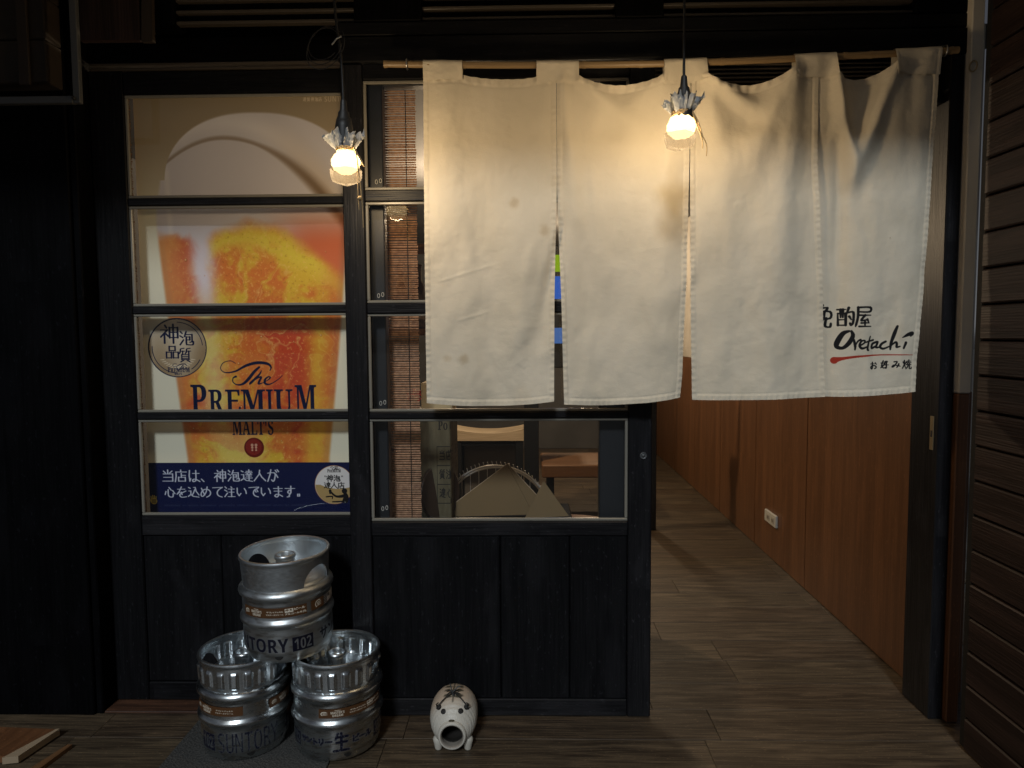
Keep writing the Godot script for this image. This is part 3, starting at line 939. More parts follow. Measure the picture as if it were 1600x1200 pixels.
# Latin lettering stretched into a rectangle of the picture
func latin(im: Image, text: String, font: Font, x0: float, y0: float, x1: float, y1: float, c: Color, opacity := 1.0, lean := 0.0):
	var key := [text, font]
	if not plots.has(key):
		var t := TextMesh.new()
		t.font = font
		t.font_size = 96
		t.pixel_size = 0.01
		t.depth = 0.0
		t.text = text
		plots[key] = t.surface_get_arrays(0)
	var a: Array = plots[key]
	var v: PackedVector3Array = a[Mesh.ARRAY_VERTEX]
	var idx: PackedInt32Array = a[Mesh.ARRAY_INDEX]
	var lo := v[0]
	var hi := v[0]
	for p in v:
		lo = lo.min(p)
		hi = hi.max(p)
	var w := int(ceilf(x1 - x0)) + 2 + int(absf(lean) * (y1 - y0))
	var h := int(ceilf(y1 - y0)) + 2
	var cov := PackedFloat32Array()
	cov.resize(w * h)
	var pts := PackedVector2Array()
	for p in v:
		var q := Vector2((p.x - lo.x) / (hi.x - lo.x) * (x1 - x0), (hi.y - p.y) / (hi.y - lo.y) * (y1 - y0))
		q.x += lean * (y1 - y0 - q.y)
		pts.append(q + Vector2(fposmod(x0, 1.0), fposmod(y0, 1.0)))
	for k in idx.size() / 3:
		var p := pts[idx[3 * k]]
		var q := pts[idx[3 * k + 1]]
		var r := pts[idx[3 * k + 2]]
		var area := (q - p).cross(r - p)
		if absf(area) < 1e-5: continue
		for y in range(maxi(0, int(minf(p.y, minf(q.y, r.y)))), mini(h - 1, int(maxf(p.y, maxf(q.y, r.y)))) + 1):
			for x in range(maxi(0, int(minf(p.x, minf(q.x, r.x)))), mini(w - 1, int(maxf(p.x, maxf(q.x, r.x)))) + 1):
				var n := 0
				for s in 9:
					var o := Vector2(x + (s % 3 + 0.5) / 3.0, y + (s / 3 + 0.5) / 3.0)
					var e0 := (q - p).cross(o - p) / area
					var e1 := (r - q).cross(o - q) / area
					var e2 := (p - r).cross(o - r) / area
					if e0 >= 0.0 and e1 >= 0.0 and e2 >= 0.0: n += 1
				cov[y * w + x] += n / 9.0
	for y in h:
		for x in w:
			if cov[y * w + x] > 0.0:
				blend(im, int(floorf(x0)) + x, int(floorf(y0)) + y, c, minf(cov[y * w + x], 1.0) * opacity)

func disc(im: Image, cx: float, cy: float, r: float, c: Color, opacity := 1.0):
	for y in range(int(cy - r - 1), int(cy + r + 2)):
		for x in range(int(cx - r - 1), int(cx + r + 2)):
			var a := r + 0.5 - Vector2(x + 0.5 - cx, y + 0.5 - cy).length()
			if a > 0.0: blend(im, x, y, c, minf(a, 1.0) * opacity)

func arc(im: Image, cx: float, cy: float, r: float, a0: float, a1: float, hw: float, c: Color):
	var n := 40
	for k in n:
		var p := lerpf(a0, a1, float(k) / n)
		var q := lerpf(a0, a1, float(k + 1) / n)
		stroke(im, Vector2(cx + cos(p) * r, cy + sin(p) * r), Vector2(cx + cos(q) * r, cy + sin(q) * r), hw, hw, c)

# a curved line through points given as (x, y, half width)
func brush_line(im: Image, p: PackedVector3Array, c: Color, per := 6):
	var q := smooth_path(p, per)
	for k in q.size() - 1:
		stroke(im, Vector2(q[k].x, q[k].y), Vector2(q[k + 1].x, q[k + 1].y), maxf(q[k].z, 0.3), maxf(q[k + 1].z, 0.3), c)

func premium(im: Image, x0: float, y0: float, k: float, c: Color):
	# widths as on the poster, in its own units; k scales them
	var f := face("Droid Serif", 700)
	for g in [["P", 0, 140, 0, 250], ["R", 158, 292, 45, 250], ["E", 308, 442, 45, 250], ["M", 446, 660, 45, 250], ["I", 670, 728, 45, 250], ["U", 738, 902, 45, 250], ["M", 922, 1112, 8, 250]]:
		latin(im, g[0], f, x0 + g[1] * k, y0 + g[3] * k, x0 + g[2] * k, y0 + g[4] * k, c)

func script_the(im: Image, x0: float, y0: float, k: float, c: Color):
	# the swash T, h and e
	var ls := [
		[[135, 25, 2], [90, 2, 2.5], [25, 20, 3], [0, 70, 3], [40, 105, 4], [130, 95, 7], [230, 45, 11], [330, 20, 13], [420, 30, 11], [450, 60, 7], [440, 90, 3]],
		[[345, 60, 9], [300, 100, 12], [250, 160, 13], [200, 205, 10], [145, 215, 5], [108, 190, 4], [110, 155, 5], [135, 142, 9]],
		[[365, 90, 3], [340, 130, 8], [270, 195, 10], [255, 210, 4]],
		[[285, 185, 3], [330, 155, 5], [360, 148, 8], [345, 180, 9], [335, 205, 8], [360, 205, 4]],
		[[360, 205, 3], [410, 180, 3], [440, 155, 6], [425, 145, 5], [395, 170, 9], [395, 205, 9], [440, 210, 5], [510, 170, 3], [550, 135, 2]],
	]
	for l in ls:
		var p := PackedVector3Array()
		for q in l: p.append(Vector3(x0 + q[0] * k, y0 + q[1] * k, q[2] * k))
		brush_line(im, p, c)

const PX0 := -1.568
const PX1 := -0.58
const PY0 := 0.72
const PY1 := 2.475
const PK := 760.0

func poster_image() -> Image:
	var w := int((PX1 - PX0) * PK)
	var h := int((PY1 - PY0) * PK)
	var im := Image.create_empty(w, h, false, Image.FORMAT_RGB8)
	var n1 := noise(101, 2.6, 4)
	var n2 := noise(102, 6.0, 4)
	var n3 := noise(103, 42.0, 2)
	var n4 := noise(104, 1.3, 2)
	var n5 := noise(105, 14.0, 3)
	var n6 := noise(106, 110.0, 2)
	var cream := Color(0.93, 0.92, 0.83)
	var tan_ := Color(0.66, 0.60, 0.50)
	var foam := Color(0.86, 0.85, 0.88)
	var yellow := Color(0.90, 0.74, 0.24)
	var orange := Color(0.88, 0.50, 0.22)
	var red := Color(0.82, 0.32, 0.19)
	for py in h:
		var y := PY1 - (py + 0.5) / PK
		# sides of the glass: narrower towards the foot, rounded where the foam domes over the rim
		var down := clampf((2.0 - y) / 1.0, 0.0, 1.0)
		var xl := lerpf(-1.495, -1.40, pow(down, 1.15)) + 0.03 * smoothstep(1.95, 2.2, y)
		var xr := lerpf(-0.715, -0.815, pow(down, 1.15)) - 0.035 * smoothstep(1.95, 2.2, y)
		for px in w:
			var x := PX0 + (px + 0.5) / PK
			var c := cream.lerp(tan_, smoothstep(1.9, 2.35, y))
			c = c.lerp(cream, 0.0)
			var inside := minf(smoothstep(xl - 0.008, xl + 0.008, x), smoothstep(xr + 0.008, xr - 0.008, x))
			var u := clampf((x - xl) / (xr - xl), 0.0, 1.0)
			if y > 2.13:
				# dome of foam
				var e := (x + 1.087) / (0.365 if x < -1.087 else 0.40)
				var top := 2.13 + 0.262 * sqrt(maxf(0.0, 1.0 - pow(absf(e), 2.3)))
				inside = smoothstep(top + 0.006, top - 0.006, y) * (1.0 if absf(e) < 1.0 else 0.0)
			if inside > 0.0:
				var warp := n1.get_noise_2d(x, y)
				var det := n2.get_noise_2d(x + warp * 0.35, y * 1.2 - warp * 0.3)
				# foam, with the curled lip in front
				var f := foam
				var lx := x + 1.21
				var lip := 2.294 - (1.72 if lx < 0.0 else 1.44) * lx * lx
				var dl := y - lip
				var right := smoothstep(-1.1, -0.78, x)
				f = f.lerp(Color(0.93, 0.92, 0.94), smoothstep(0.0, 0.07, dl) * smoothstep(0.16, 0.05, dl))
				f = f.lerp(Color(0.46, 0.36, 0.24), smoothstep(-0.012 - 0.055 * right, -0.002, dl) * smoothstep(0.016 + 0.05 * right, 0.0, dl) * (0.5 + 0.35 * right))
				f = f.lerp(Color(0.70, 0.60, 0.48), 0.5 * right * smoothstep(0.2, 0.0, dl) * smoothstep(0.0, 0.05, dl))
				f = f.lerp(Color(0.94, 0.93, 0.93), 0.6 * smoothstep(0.02, 0.0, absf(x + 1.445 - 0.03 * (2.2 - y))) * smoothstep(2.2, 2.15, y))
				# beer: a bright arch of yellow, amber billows below it, all in fine bubbles
				var ax := x + 1.155
				var arch := 1.945 - (4.2 if ax < 0.0 else 1.35) * ax * ax + 0.05 * warp
				arch = lerpf(arch, 1.90 - 0.25 * absf(x + 1.42) + 0.06 * warp + 0.02 * det, smoothstep(-1.28, -1.38, x))
				var da := y - arch
				var big := n1.get_noise_2d(x * 0.8 + 3.0, y * 0.7 + warp * 0.25)
				var s := 0.66 + 0.95 * big + 0.30 * det + 0.16 * n5.get_noise_2d(x, y)
				s += 0.16 * exp(-pow((y - 1.58) / 0.16, 2.0)) * smoothstep(0.35, 0.6, u)
				s -= 0.35 * smoothstep(1.35, 1.05, y)
				var b := yellow.lerp(orange, smoothstep(0.15, 0.55, s)).lerp(red, smoothstep(0.6, 1.1, s))
				var vein := 1.0 - smoothstep(0.0, 0.05, absf(big + 0.12 * det - 0.05))
				vein = maxf(vein, 0.8 * (1.0 - smoothstep(0.0, 0.04, absf(warp + 0.15 * det + 0.12))))
				b = b.lerp(Color(0.95, 0.78, 0.46), vein * 0.55 * smoothstep(1.15, 1.4, y) * smoothstep(0.2, 0.4, u))
				b = b.lerp(Color(0.93, 0.84, 0.30), 0.9 * exp(-pow((da + 0.035) / 0.055, 2.0)) * smoothstep(0.2, 0.3, u))
				# grain of fine bubbles
				var g := n3.get_noise_2d(x, y) + 0.5 * n6.get_noise_2d(x, y)
				b = b.lerp(Color(0.98, 0.82, 0.48), 0.45 * smoothstep(0.25, 0.8, g)).lerp(Color(0.55, 0.25, 0.10), 0.22 * smoothstep(0.40, 0.9, -g))
				# darker amber at both sides, pale streaks of light through the glass
				var side := maxf(smoothstep(0.14, 0.0, u), smoothstep(0.80, 1.0, u) * 0.8)
				b = b.lerp(Color(0.86, 0.52, 0.28), side * 0.7)
				var su := u - 0.215 - 0.03 * warp - 0.015 * det - 0.02 * down
				b = b.lerp(Color(0.93, 0.90, 0.70).lerp(Color(0.90, 0.89, 0.94), smoothstep(1.45, 1.75, y)), (0.55 + 0.4 * smoothstep(1.5, 1.75, y)) * exp(-pow(absf(su) / (0.052 + 0.05 * down), 2.5)) * smoothstep(1.0, 1.25, y))
				b = b.lerp(Color(0.90, 0.68, 0.42), 0.5 * smoothstep(0.2, 0.08, u) * smoothstep(1.2, 1.5, y))
				b = b.lerp(Color(0.93, 0.88, 0.55), 0.55 * smoothstep(1.25, 1.0, y) * smoothstep(0.1, 0.3, u) * smoothstep(0.62, 0.45, u))
				b = b.lerp(Color(0.92, 0.80, 0.25), 0.6 * exp(-pow((u - 0.88) / 0.06, 2.0)) * smoothstep(1.75, 1.5, y))
				# soft border between beer and foam; amber light reaches up into the foam at the right
				var m := smoothstep(0.05, -0.02, da)
				f = f.lerp(Color(0.86, 0.42, 0.24), 0.9 * smoothstep(-1.12, -0.85, x) * smoothstep(2.06, 1.86, y))
				c = c.lerp(f.lerp(b, m), inside)
				c = c.lerp(Color(0.72, 0.55, 0.40), 0.30 * (smoothstep(0.025, 0.0, absf(x - xl - 0.01)) + smoothstep(0.025, 0.0, absf(x - xr + 0.01))) * smoothstep(2.0, 1.8, y))
			if y < 0.982:
				c = Color(0.05, 0.09, 0.27)
			im.set_pixel(px, py, c)
	var navy := Color(0.04, 0.075, 0.23)
	# drops and bubbles
	var r := RandomNumberGenerator.new()
	r.seed = 77
	for k in 90:
		var u := r.randf_range(0.02, 0.98)
		var y := r.randf_range(1.0, 1.85)
		var down := (2.0 - y)
		var x := lerpf(lerpf(-1.49, -1.40, down), lerpf(-0.72, -0.815, down), u)
		var q := pt(x, y)
		var rad := 1.2 + 4.0 * pow(r.randf(), 4.0)
		disc(im, q.x, q.y, rad, Color(0.62, 0.32, 0.14), 0.4)
		disc(im, q.x - rad * 0.25, q.y - rad * 0.25, rad * 0.55, Color(0.98, 0.85, 0.6), 0.75)
	# round gold badge
	var q := pt(-1.428, 1.457)
	var br := 0.121 * PK
	disc(im, q.x, q.y, br, navy)
	for y in range(int(q.y - br), int(q.y + br) + 1):
		for x in range(int(q.x - br), int(q.x + br) + 1):
			var d := Vector2(x - q.x, y - q.y) / br
			if d.length() < 0.965:
				var g := clampf(0.5 + 0.45 * (-d.x * 0.4 - d.y) + 0.25 * sin(d.x * 4.0 + 1.0), 0.0, 1.0)
				im.set_pixel(x, y, Color(0.62, 0.53, 0.40).lerp(Color(0.90, 0.86, 0.78), g))
	for k in 2:
		arc(im, q.x, q.y, br * 0.86, -1.55 + k * PI, -0.1 + k * PI, 0.9, navy)
		arc(im, q.x, q.y, br * 0.86, 0.5 + k * 2.2, 1.0 + k * 2.2, 0.9, navy)
		for e in 9:
			var a := 0.7 + e * 0.13
			var sx := 1.0 if k == 0 else -1.0
			stroke(im, q + Vector2(sx * cos(a) * br * 0.62, sin(a) * br * 0.62), q + Vector2(sx * cos(a - 0.1) * br * 0.72, sin(a - 0.1) * br * 0.72), 2.0, 1.0, Color(0.92, 0.88, 0.78), 0.7)
	glyph(im, "神", q.x - br * 0.55, q.y - br * 0.78, br * 0.60, br * 0.62, 1.6, 3.0, navy)
	glyph(im, "泡", q.x + br * 0.08, q.y - br * 0.56, br * 0.47, br * 0.48, 1.4, 2.6, navy)
	glyph(im, "品", q.x - br * 0.38, q.y - br * 0.06, br * 0.40, br * 0.42, 1.4, 2.4, navy)
	glyph(im, "質", q.x + br * 0.05, q.y + br * 0.0, br * 0.42, br * 0.48, 1.2, 2.2, navy)
	script_the(im, q.x - br * 0.18, q.y + br * 0.53, 0.095 * PK / 760.0, navy)
	premium(im, q.x - br * 0.36, q.y + br * 0.66, 0.0625 * PK / 760.0, navy)
	latin(im, "MALT'S", face("Droid Serif", 700), q.x - br * 0.13, q.y + br * 0.86, q.x + br * 0.12, q.y + br * 0.92, navy)
	# The PREMIUM MALT'S
	q = pt(-1.252, 1.403)
	script_the(im, q.x, q.y, 0.4615 * PK / 1000.0, navy)
	q = pt(-1.380, 1.305)
	premium(im, q.x, q.y, 0.4665 * PK / 1000.0, navy)
	q = pt(-1.211, 1.158)
	var q2 := pt(-1.042, 1.096)
	latin(im, "MALT'S", face("Droid Serif", 700), q.x, q.y, q2.x, q2.y, navy)
	# red wax seal with a hop cone
	q = pt(-1.124, 1.044)
	disc(im, q.x, q.y, 0.041 * PK, Color(0.42, 0.10, 0.07))
	disc(im, q.x - 1.5, q.y - 1.5, 0.033 * PK, Color(0.55, 0.16, 0.12))
	for k in 6:
		disc(im, q.x + (k % 2 * 2 - 1) * 6.0, q.y - 8 + (k / 2) * 8.0, 4.6 - (k / 2) * 0.7, Color(0.86, 0.66, 0.55))
	stroke(im, q + Vector2(0, -15), q + Vector2(0, 16), 1.2, 1.2, Color(0.42, 0.10, 0.07))
	# blue band
	var white := Color(0.80, 0.83, 0.90)
	q = pt(-1.512, 0.951)
	line_of(im, "当店は、神泡達人が", q.x, q.y, 36.5, 41.6, 1.35, 2.2, white)
	q = pt(-1.506, 0.882)
	line_of(im, "心を込めて注いでいます。", q.x, q.y, 34.0, 38.2, 1.3, 2.1, white)
	q = pt(-1.507, 0.806)
	for k in 74:
		if k % 9 != 8:
			glyph(im, "当店は神泡達人が心をめて注います"[(k * 7) % 16], q.x + k * 6.4, q.y, 5.0, 5.0, 0.5, 0.5, Color(0.17, 0.20, 0.34))
	# yellow hand mark
	q = pt(-1.552, 0.829)
	var hc := Color(0.80, 0.74, 0.38)
	disc(im, q.x + 1, q.y + 6, 10.5, hc)
	for k in 4:
		stroke(im, q + Vector2(-6.5 + k * 4.6, 2), q + Vector2(-8 + k * 5.4, -13 + absf(k - 1.4) * 3.0), 1.9, 1.9, hc)
	stroke(im, q + Vector2(-8, 8), q + Vector2(-13, -2), 2.0, 1.8, hc)
	for k in 3:
		stroke(im, q + Vector2(-5, 2 + k * 4), q + Vector2(7, 2 + k * 4), 0.7, 0.7, Color(0.06, 0.09, 0.2))
	# round badge at the lower right
	q = pt(-0.796, 0.888)
	br = 0.081 * PK
	disc(im, q.x, q.y, br, Color(0.72, 0.50, 0.36))
	disc(im, q.x, q.y, br - 1.6, Color(0.88, 0.88, 0.89))
	for y in range(int(q.y), int(q.y + br)):
		for x in range(int(q.x - br), int(q.x + br)):
			if Vector2(x - q.x, y - q.y).length() < br - 2.0 and y > q.y + br * (0.2 - 0.25 * pow((x - q.x) / br - 0.2, 2.0)) and im.get_pixel(x, y).b > 0.6:
				im.set_pixel(x, y, Color(0.70, 0.60, 0.40))
	var ink := Color(0.07, 0.07, 0.08)
	script_the(im, q.x - br * 0.16, q.y - br * 0.95, 0.05, ink)
	premium(im, q.x - br * 0.34, q.y - br * 0.80, 0.038 * PK / 760.0, ink)
	line_of(im, "神泡", q.x - br * 0.38, q.y - br * 0.50, br * 0.32, br * 0.36, 0.9, 1.3, ink)
	line_of(im, "達人店", q.x - br * 0.52, q.y - br * 0.13, br * 0.32, br * 0.36, 0.9, 1.3, ink)
	for e in [[-0.48, -0.46], [-0.42, -0.46], [0.38, -0.46], [0.44, -0.46]]:
		stroke(im, q + Vector2(e[0], e[1]) * br, q + Vector2(e[0] + 0.01, e[1] + 0.06) * br, 0.9, 0.5, ink)
	# the figure at the tap: head, back, stretched arm, tap and glass
	disc(im, q.x + br * 0.52, q.y + br * 0.32, br * 0.14, ink)
	for l in [[[0.52, 0.40, 0.06], [0.60, 0.62, 0.12], [0.55, 0.82, 0.14]], [[0.56, 0.56, 0.09], [0.10, 0.60, 0.05], [-0.20, 0.36, 0.045]], [[-0.22, 0.30, 0.07], [-0.22, 0.44, 0.04]], [[-0.42, 0.62, 0.03], [-0.12, 0.60, 0.03], [-0.12, 0.72, 0.02]], [[-0.1, 0.88, 0.03], [0.6, 0.86, 0.05]]]:
		var p := PackedVector3Array()
		for e in l: p.append(Vector3(q.x + e[0] * br, q.y + e[1] * br, e[2] * br))
		brush_line(im, p, ink)
	# faint maker's line at the top right
	q = pt(-0.858, 2.452)
	latin(im, "SUNTORY", face("Droid Sans", 700), q.x + 45, q.y, q.x + 130, q.y + 16, Color(0.86, 0.80, 0.70), 0.8)
	for k in 5:
		glyph(im, "達質神泡店"[k], q.x - 20 + k * 12.0, q.y + 2, 9, 12, 0.6, 0.8, Color(0.86, 0.80, 0.70))
	return im

func pt(x: float, y: float) -> Vector2:
	return Vector2((x - PX0) * PK, (PY1 - y) * PK)

func build_poster():
	var m := flat(Color.WHITE, 0.6)
	m.metallic_specular = 0.25
	m.backlight_enabled = true
	m.backlight = Color(0.5, 0.5, 0.48)
	m.albedo_texture = ImageTexture.create_from_image(poster_image())
	var t := thing("beer_poster", "tall poster of a foaming glass of beer with a navy band, behind glass", "poster")
	var b := Buf.new()
	var pos := PackedVector3Array()
	var uv := PackedVector2Array()
	for y in 25:
		for x in 13:
			var u := x / 12.0
			var v := y / 24.0
			pos.append(Vector3(lerpf(PX0, PX1, u), lerpf(PY1, PY0, v), -0.19 + 0.0025 * sin(v * 9.0 + u * 3.0) * sin(u * 5.0)))
			uv.append(Vector2(u, v))
	grid_into(b, pos, 13, 25, uv)
	put("print", b.mesh(), m, t)

# ------------------------------------------------------------------ the shop curtain
const TABS := [[-0.362, -0.222, 2.425], [0.042, 0.192, 2.414], [0.493, 0.643, 2.409], [0.950, 1.097, 2.417], [1.300, 1.462, 2.421]]
const CZ := 0.09

func rod_y(x: float) -> float:
	return 2.478 - 0.022 * cos((x - 0.35) * 1.35) + 0.010 * clampf(x - 0.5, 0.0, 2.0) + 0.011

func top_y(x: float) -> float:
	var sag := [[-0.222, 2.428, 0.042, 2.418, 0.012], [0.192, 2.418, 0.493, 2.422, 0.036], [0.643, 2.408, 0.950, 2.438, 0.045], [1.097, 2.418, 1.300, 2.448, 0.035]]
	for s in sag:
		if x > s[0] and x < s[2]:
			var t: float = (x - s[0]) / (s[2] - s[0])
			return lerpf(s[1], s[3], t) - s[4] * pow(4.0 * t * (1.0 - t), 0.8)
	for t in TABS:
		if x >= t[0] - 0.001 and x <= t[1] + 0.001: return t[2] + 0.004
	return 2.42

# folds as ridges along a line: x0, y0, x1, y1, width at its start and end, height (towards the viewer where positive)
const FOLDS := [
	[0.19, 2.41, 0.42, 2.22, 0.02, 0.05, 0.016], [0.49, 2.41, 0.36, 2.30, 0.02, 0.05, 0.010], [0.34, 2.36, 0.34, 2.20, 0.06, 0.10, -0.014],
	[0.643, 2.405, 0.845, 2.285, 0.018, 0.045, 0.034], [0.950, 2.43, 0.78, 2.08, 0.03, 0.075, 0.026], [0.80, 2.36, 0.82, 2.22, 0.07, 0.06, -0.026],
	[0.655, 2.38, 0.76, 1.75, 0.03, 0.09, 0.014], [0.96, 2.38, 0.90, 1.70, 0.03, 0.08, 0.018], [0.80, 1.95, 0.81, 1.35, 0.05, 0.10, -0.008],
	[1.100, 2.41, 1.160, 2.06, 0.02, 0.030, 0.040], [1.300, 2.44, 1.165, 2.06, 0.03, 0.035, 0.034], [1.20, 2.38, 1.185, 2.20, 0.06, 0.03, -0.030],
	[1.125, 2.20, 1.135, 1.55, 0.02, 0.03, -0.020], [1.33, 2.40, 1.29, 1.60, 0.04, 0.08, 0.014], [1.40, 2.40, 1.38, 1.4, 0.03, 0.06, 0.010], [1.235, 2.05, 1.24, 1.45, 0.04, 0.06, 0.010],
	[0.135, 2.40, 0.20, 1.75, 0.02, 0.045, 0.015], [0.19, 1.85, 0.27, 1.45, 0.03, 0.06, -0.012], [0.24, 2.05, 0.30, 1.65, 0.03, 0.05, 0.010], [0.52, 2.30, 0.50, 1.30, 0.04, 0.07, 0.012],
	[0.12, 1.85, 0.00, 1.28, 0.015, 0.05, -0.016], [0.02, 1.80, -0.05, 1.45, 0.02, 0.04, 0.008], [-0.20, 1.78, -0.21, 1.30, 0.04, 0.06, 0.007], [-0.28, 2.40, -0.27, 1.9, 0.04, 0.08, 0.008], [-0.07, 2.40, -0.02, 2.1, 0.06, 0.08, -0.006],
	[-0.30, 1.70, -0.12, 1.755, 0.004, 0.006, 0.0018], [-0.24, 1.555, -0.14, 1.585, 0.004, 0.006, 0.0016],
]

func folds(x: float, y: float) -> float:
	var z := 0.0
	for f in FOLDS:
		var a := Vector2(f[0], f[1])
		var d := Vector2(f[2], f[3]) - a
		var p := Vector2(x, y) - a
		var t := clampf(p.dot(d) / d.length_squared(), -0.2, 1.25)
		var w := lerpf(f[4], f[5], clampf(t, 0.0, 1.0))
		var e := p.distance_to(d * t) / w
		if e < 3.0:
			var fade := smoothstep(1.25, 0.7, t) * smoothstep(-0.2, 0.05, t)
			z += f[6] * exp(-e * e) * fade
	return z

func curtain_material(lettered: bool) -> StandardMaterial3D:
	var w := 1500
	var h := 1000
	var n := noise(301, 0.004, 4)
	var im := n.get_image(w, h)
	im.convert(Image.FORMAT_RGB8)
	var base := srgb(0.72, 0.65, 0.52)
	for y in h:
		for x in w:
			var v := (im.get_pixel(x, y).r - 0.5) * 0.05
			im.set_pixel(x, y, Color(base.r + v, base.g + v, base.b + v * 1.1))
	# stains: x and y in drawing units, radius, strength
	for s in [[-0.04, 1.975, 0.016, 0.35], [0.07, 1.875, 0.018, 0.35], [-0.29, 1.415, 0.012, 0.3], [-0.23, 1.413, 0.016, 0.4], [0.112, 2.05, 0.02, 0.12], [1.33, 1.50, 0.035, 0.16], [-0.02, 1.28, 0.03, 0.1]]:
		var q := cuv(s[0], s[1]) * Vector2(w, h)
		var r: float = s[2] * w / 1.9
		for y in range(int(q.y - 2.2 * r), int(q.y + 2.2 * r)):
			for x in range(int(q.x - 2.2 * r), int(q.x + 2.2 * r)):
				var d := Vector2(x, y).distance_to(q) / r + 0.5 * n.get_noise_2d(x * 9.0, y * 9.0)
				blend(im, x, y, srgb(0.42, 0.30, 0.16), s[3] * smoothstep(1.7, 0.2, d))
	if lettered: letter(im)
	var m := flat(Color.WHITE, 0.9)
	m.albedo_texture = ImageTexture.create_from_image(im)
	m.texture_repeat = false
	# crumpled, woven relief
	var a := noise(311, 0.05, 5).get_image(1024, 1024)
	var bimg := noise(312, 0.35, 2).get_image(1024, 1024)
	a.convert(Image.FORMAT_RGBA8)
	bimg.convert(Image.FORMAT_RGBA8)
	for y in 1024:
		for x in 1024:
			var c := bimg.get_pixel(x, y)
			bimg.set_pixel(x, y, Color(c.r, c.g, c.b, 0.45))
	a.blend_rect(bimg, Rect2i(0, 0, 1024, 1024), Vector2i.ZERO)
	m.heightmap_enabled = true
	m.heightmap_texture = ImageTexture.create_from_image(a)
	m.heightmap_scale = 0.085
	m.backlight_enabled = true
	m.backlight = Color(0.12, 0.11, 0.09)
	return m

# brush lettering on the last panel
func letter(im: Image):
	var w := im.get_width()
	var h := im.get_height()
	var ink := Color(0.045, 0.045, 0.06)
	var k := w / 1.9
	var q := cuv(1.036, 1.600) * Vector2(w, h)
	glyph(im, "晩", q.x, q.y, 0.074 * k, 0.082 * k, 2.0, 3.0, ink, true)
	q = cuv(1.130, 1.592) * Vector2(w, h)
	glyph(im, "酌", q.x, q.y, 0.050 * k, 0.068 * k, 1.8, 2.9, ink, true)
	q = cuv(1.186, 1.596) * Vector2(w, h)
	glyph(im, "屋", q.x, q.y, 0.056 * k, 0.074 * k, 2.1, 3.0, ink, true)
	var px := 0.00231 / 5.333 * k
	var o := cuv(1.1195, 1.5075) * Vector2(w, h)
	for l in [
		[[440, 440, 9], [395, 460, 19], [355, 530, 22], [352, 570, 17], [395, 580, 14], [440, 540, 19], [468, 480, 17], [455, 440, 9]],
		[[476, 512, 9], [488, 560, 11], [488, 596, 6]], [[488, 560, 6], [508, 525, 7], [528, 512, 9]],
		[[520, 565, 7], [558, 540, 7], [562, 520, 7], [535, 525, 8], [522, 560, 10], [545, 585, 10], [590, 568, 6]],
		[[612, 485, 6], [596, 545, 9], [590, 592, 10], [600, 600, 6]], [[565, 535, 6], [640, 515, 8]],
		[[672, 530, 9], [635, 548, 10], [632, 582, 10], [672, 560, 7], [680, 530, 7], [668, 575, 9], [695, 575, 6]],
		[[745, 528, 9], [715, 545, 10], [700, 572, 10], [725, 588, 9], [775, 570, 6]],
		[[836, 402, 10], [815, 460, 15], [790, 540, 13], [785, 594, 8]], [[792, 560, 6], [825, 535, 9], [836, 550, 10], [836, 575, 9], [862, 570, 6]],
		[[912, 540, 13], [895, 585, 9]], [[880, 496, 4], [930, 472, 15], [968, 462, 17], [955, 478, 12]],
	]:
		var p := PackedVector3Array()
		for e in l: p.append(Vector3(o.x + (e[0] - 330) * px, o.y + (e[1] - 435) * px, e[2] * px * 0.92))
		brush_line(im, p, ink)
	# red stroke below
	var p := PackedVector3Array()
	for e in [[334, 684, 30], [345, 680, 24], [400, 668, 13], [520, 652, 9], [700, 640, 5], [880, 640, 4], [985, 642, 2]]:
		p.append(Vector3(o.x + (e[0] - 330) * px, o.y + (e[1] - 435) * px, e[2] * px * 0.95))
	brush_line(im, p, Color(0.66, 0.20, 0.13))
	for c in [["お", 622, 700, 62, 58], ["好", 714, 690, 62, 62], ["み", 805, 694, 66, 52], ["焼", 888, 685, 86, 74]]:
		glyph(im, c[0], o.x + (c[1] - 330) * px, o.y + (c[2] - 435) * px, c[3] * px, c[4] * px, 1.25, 1.7, ink, true)

func cuv(x: float, y: float) -> Vector2:
	return Vector2((x + 0.40) / 1.9, (2.515 - y) / 1.2667)

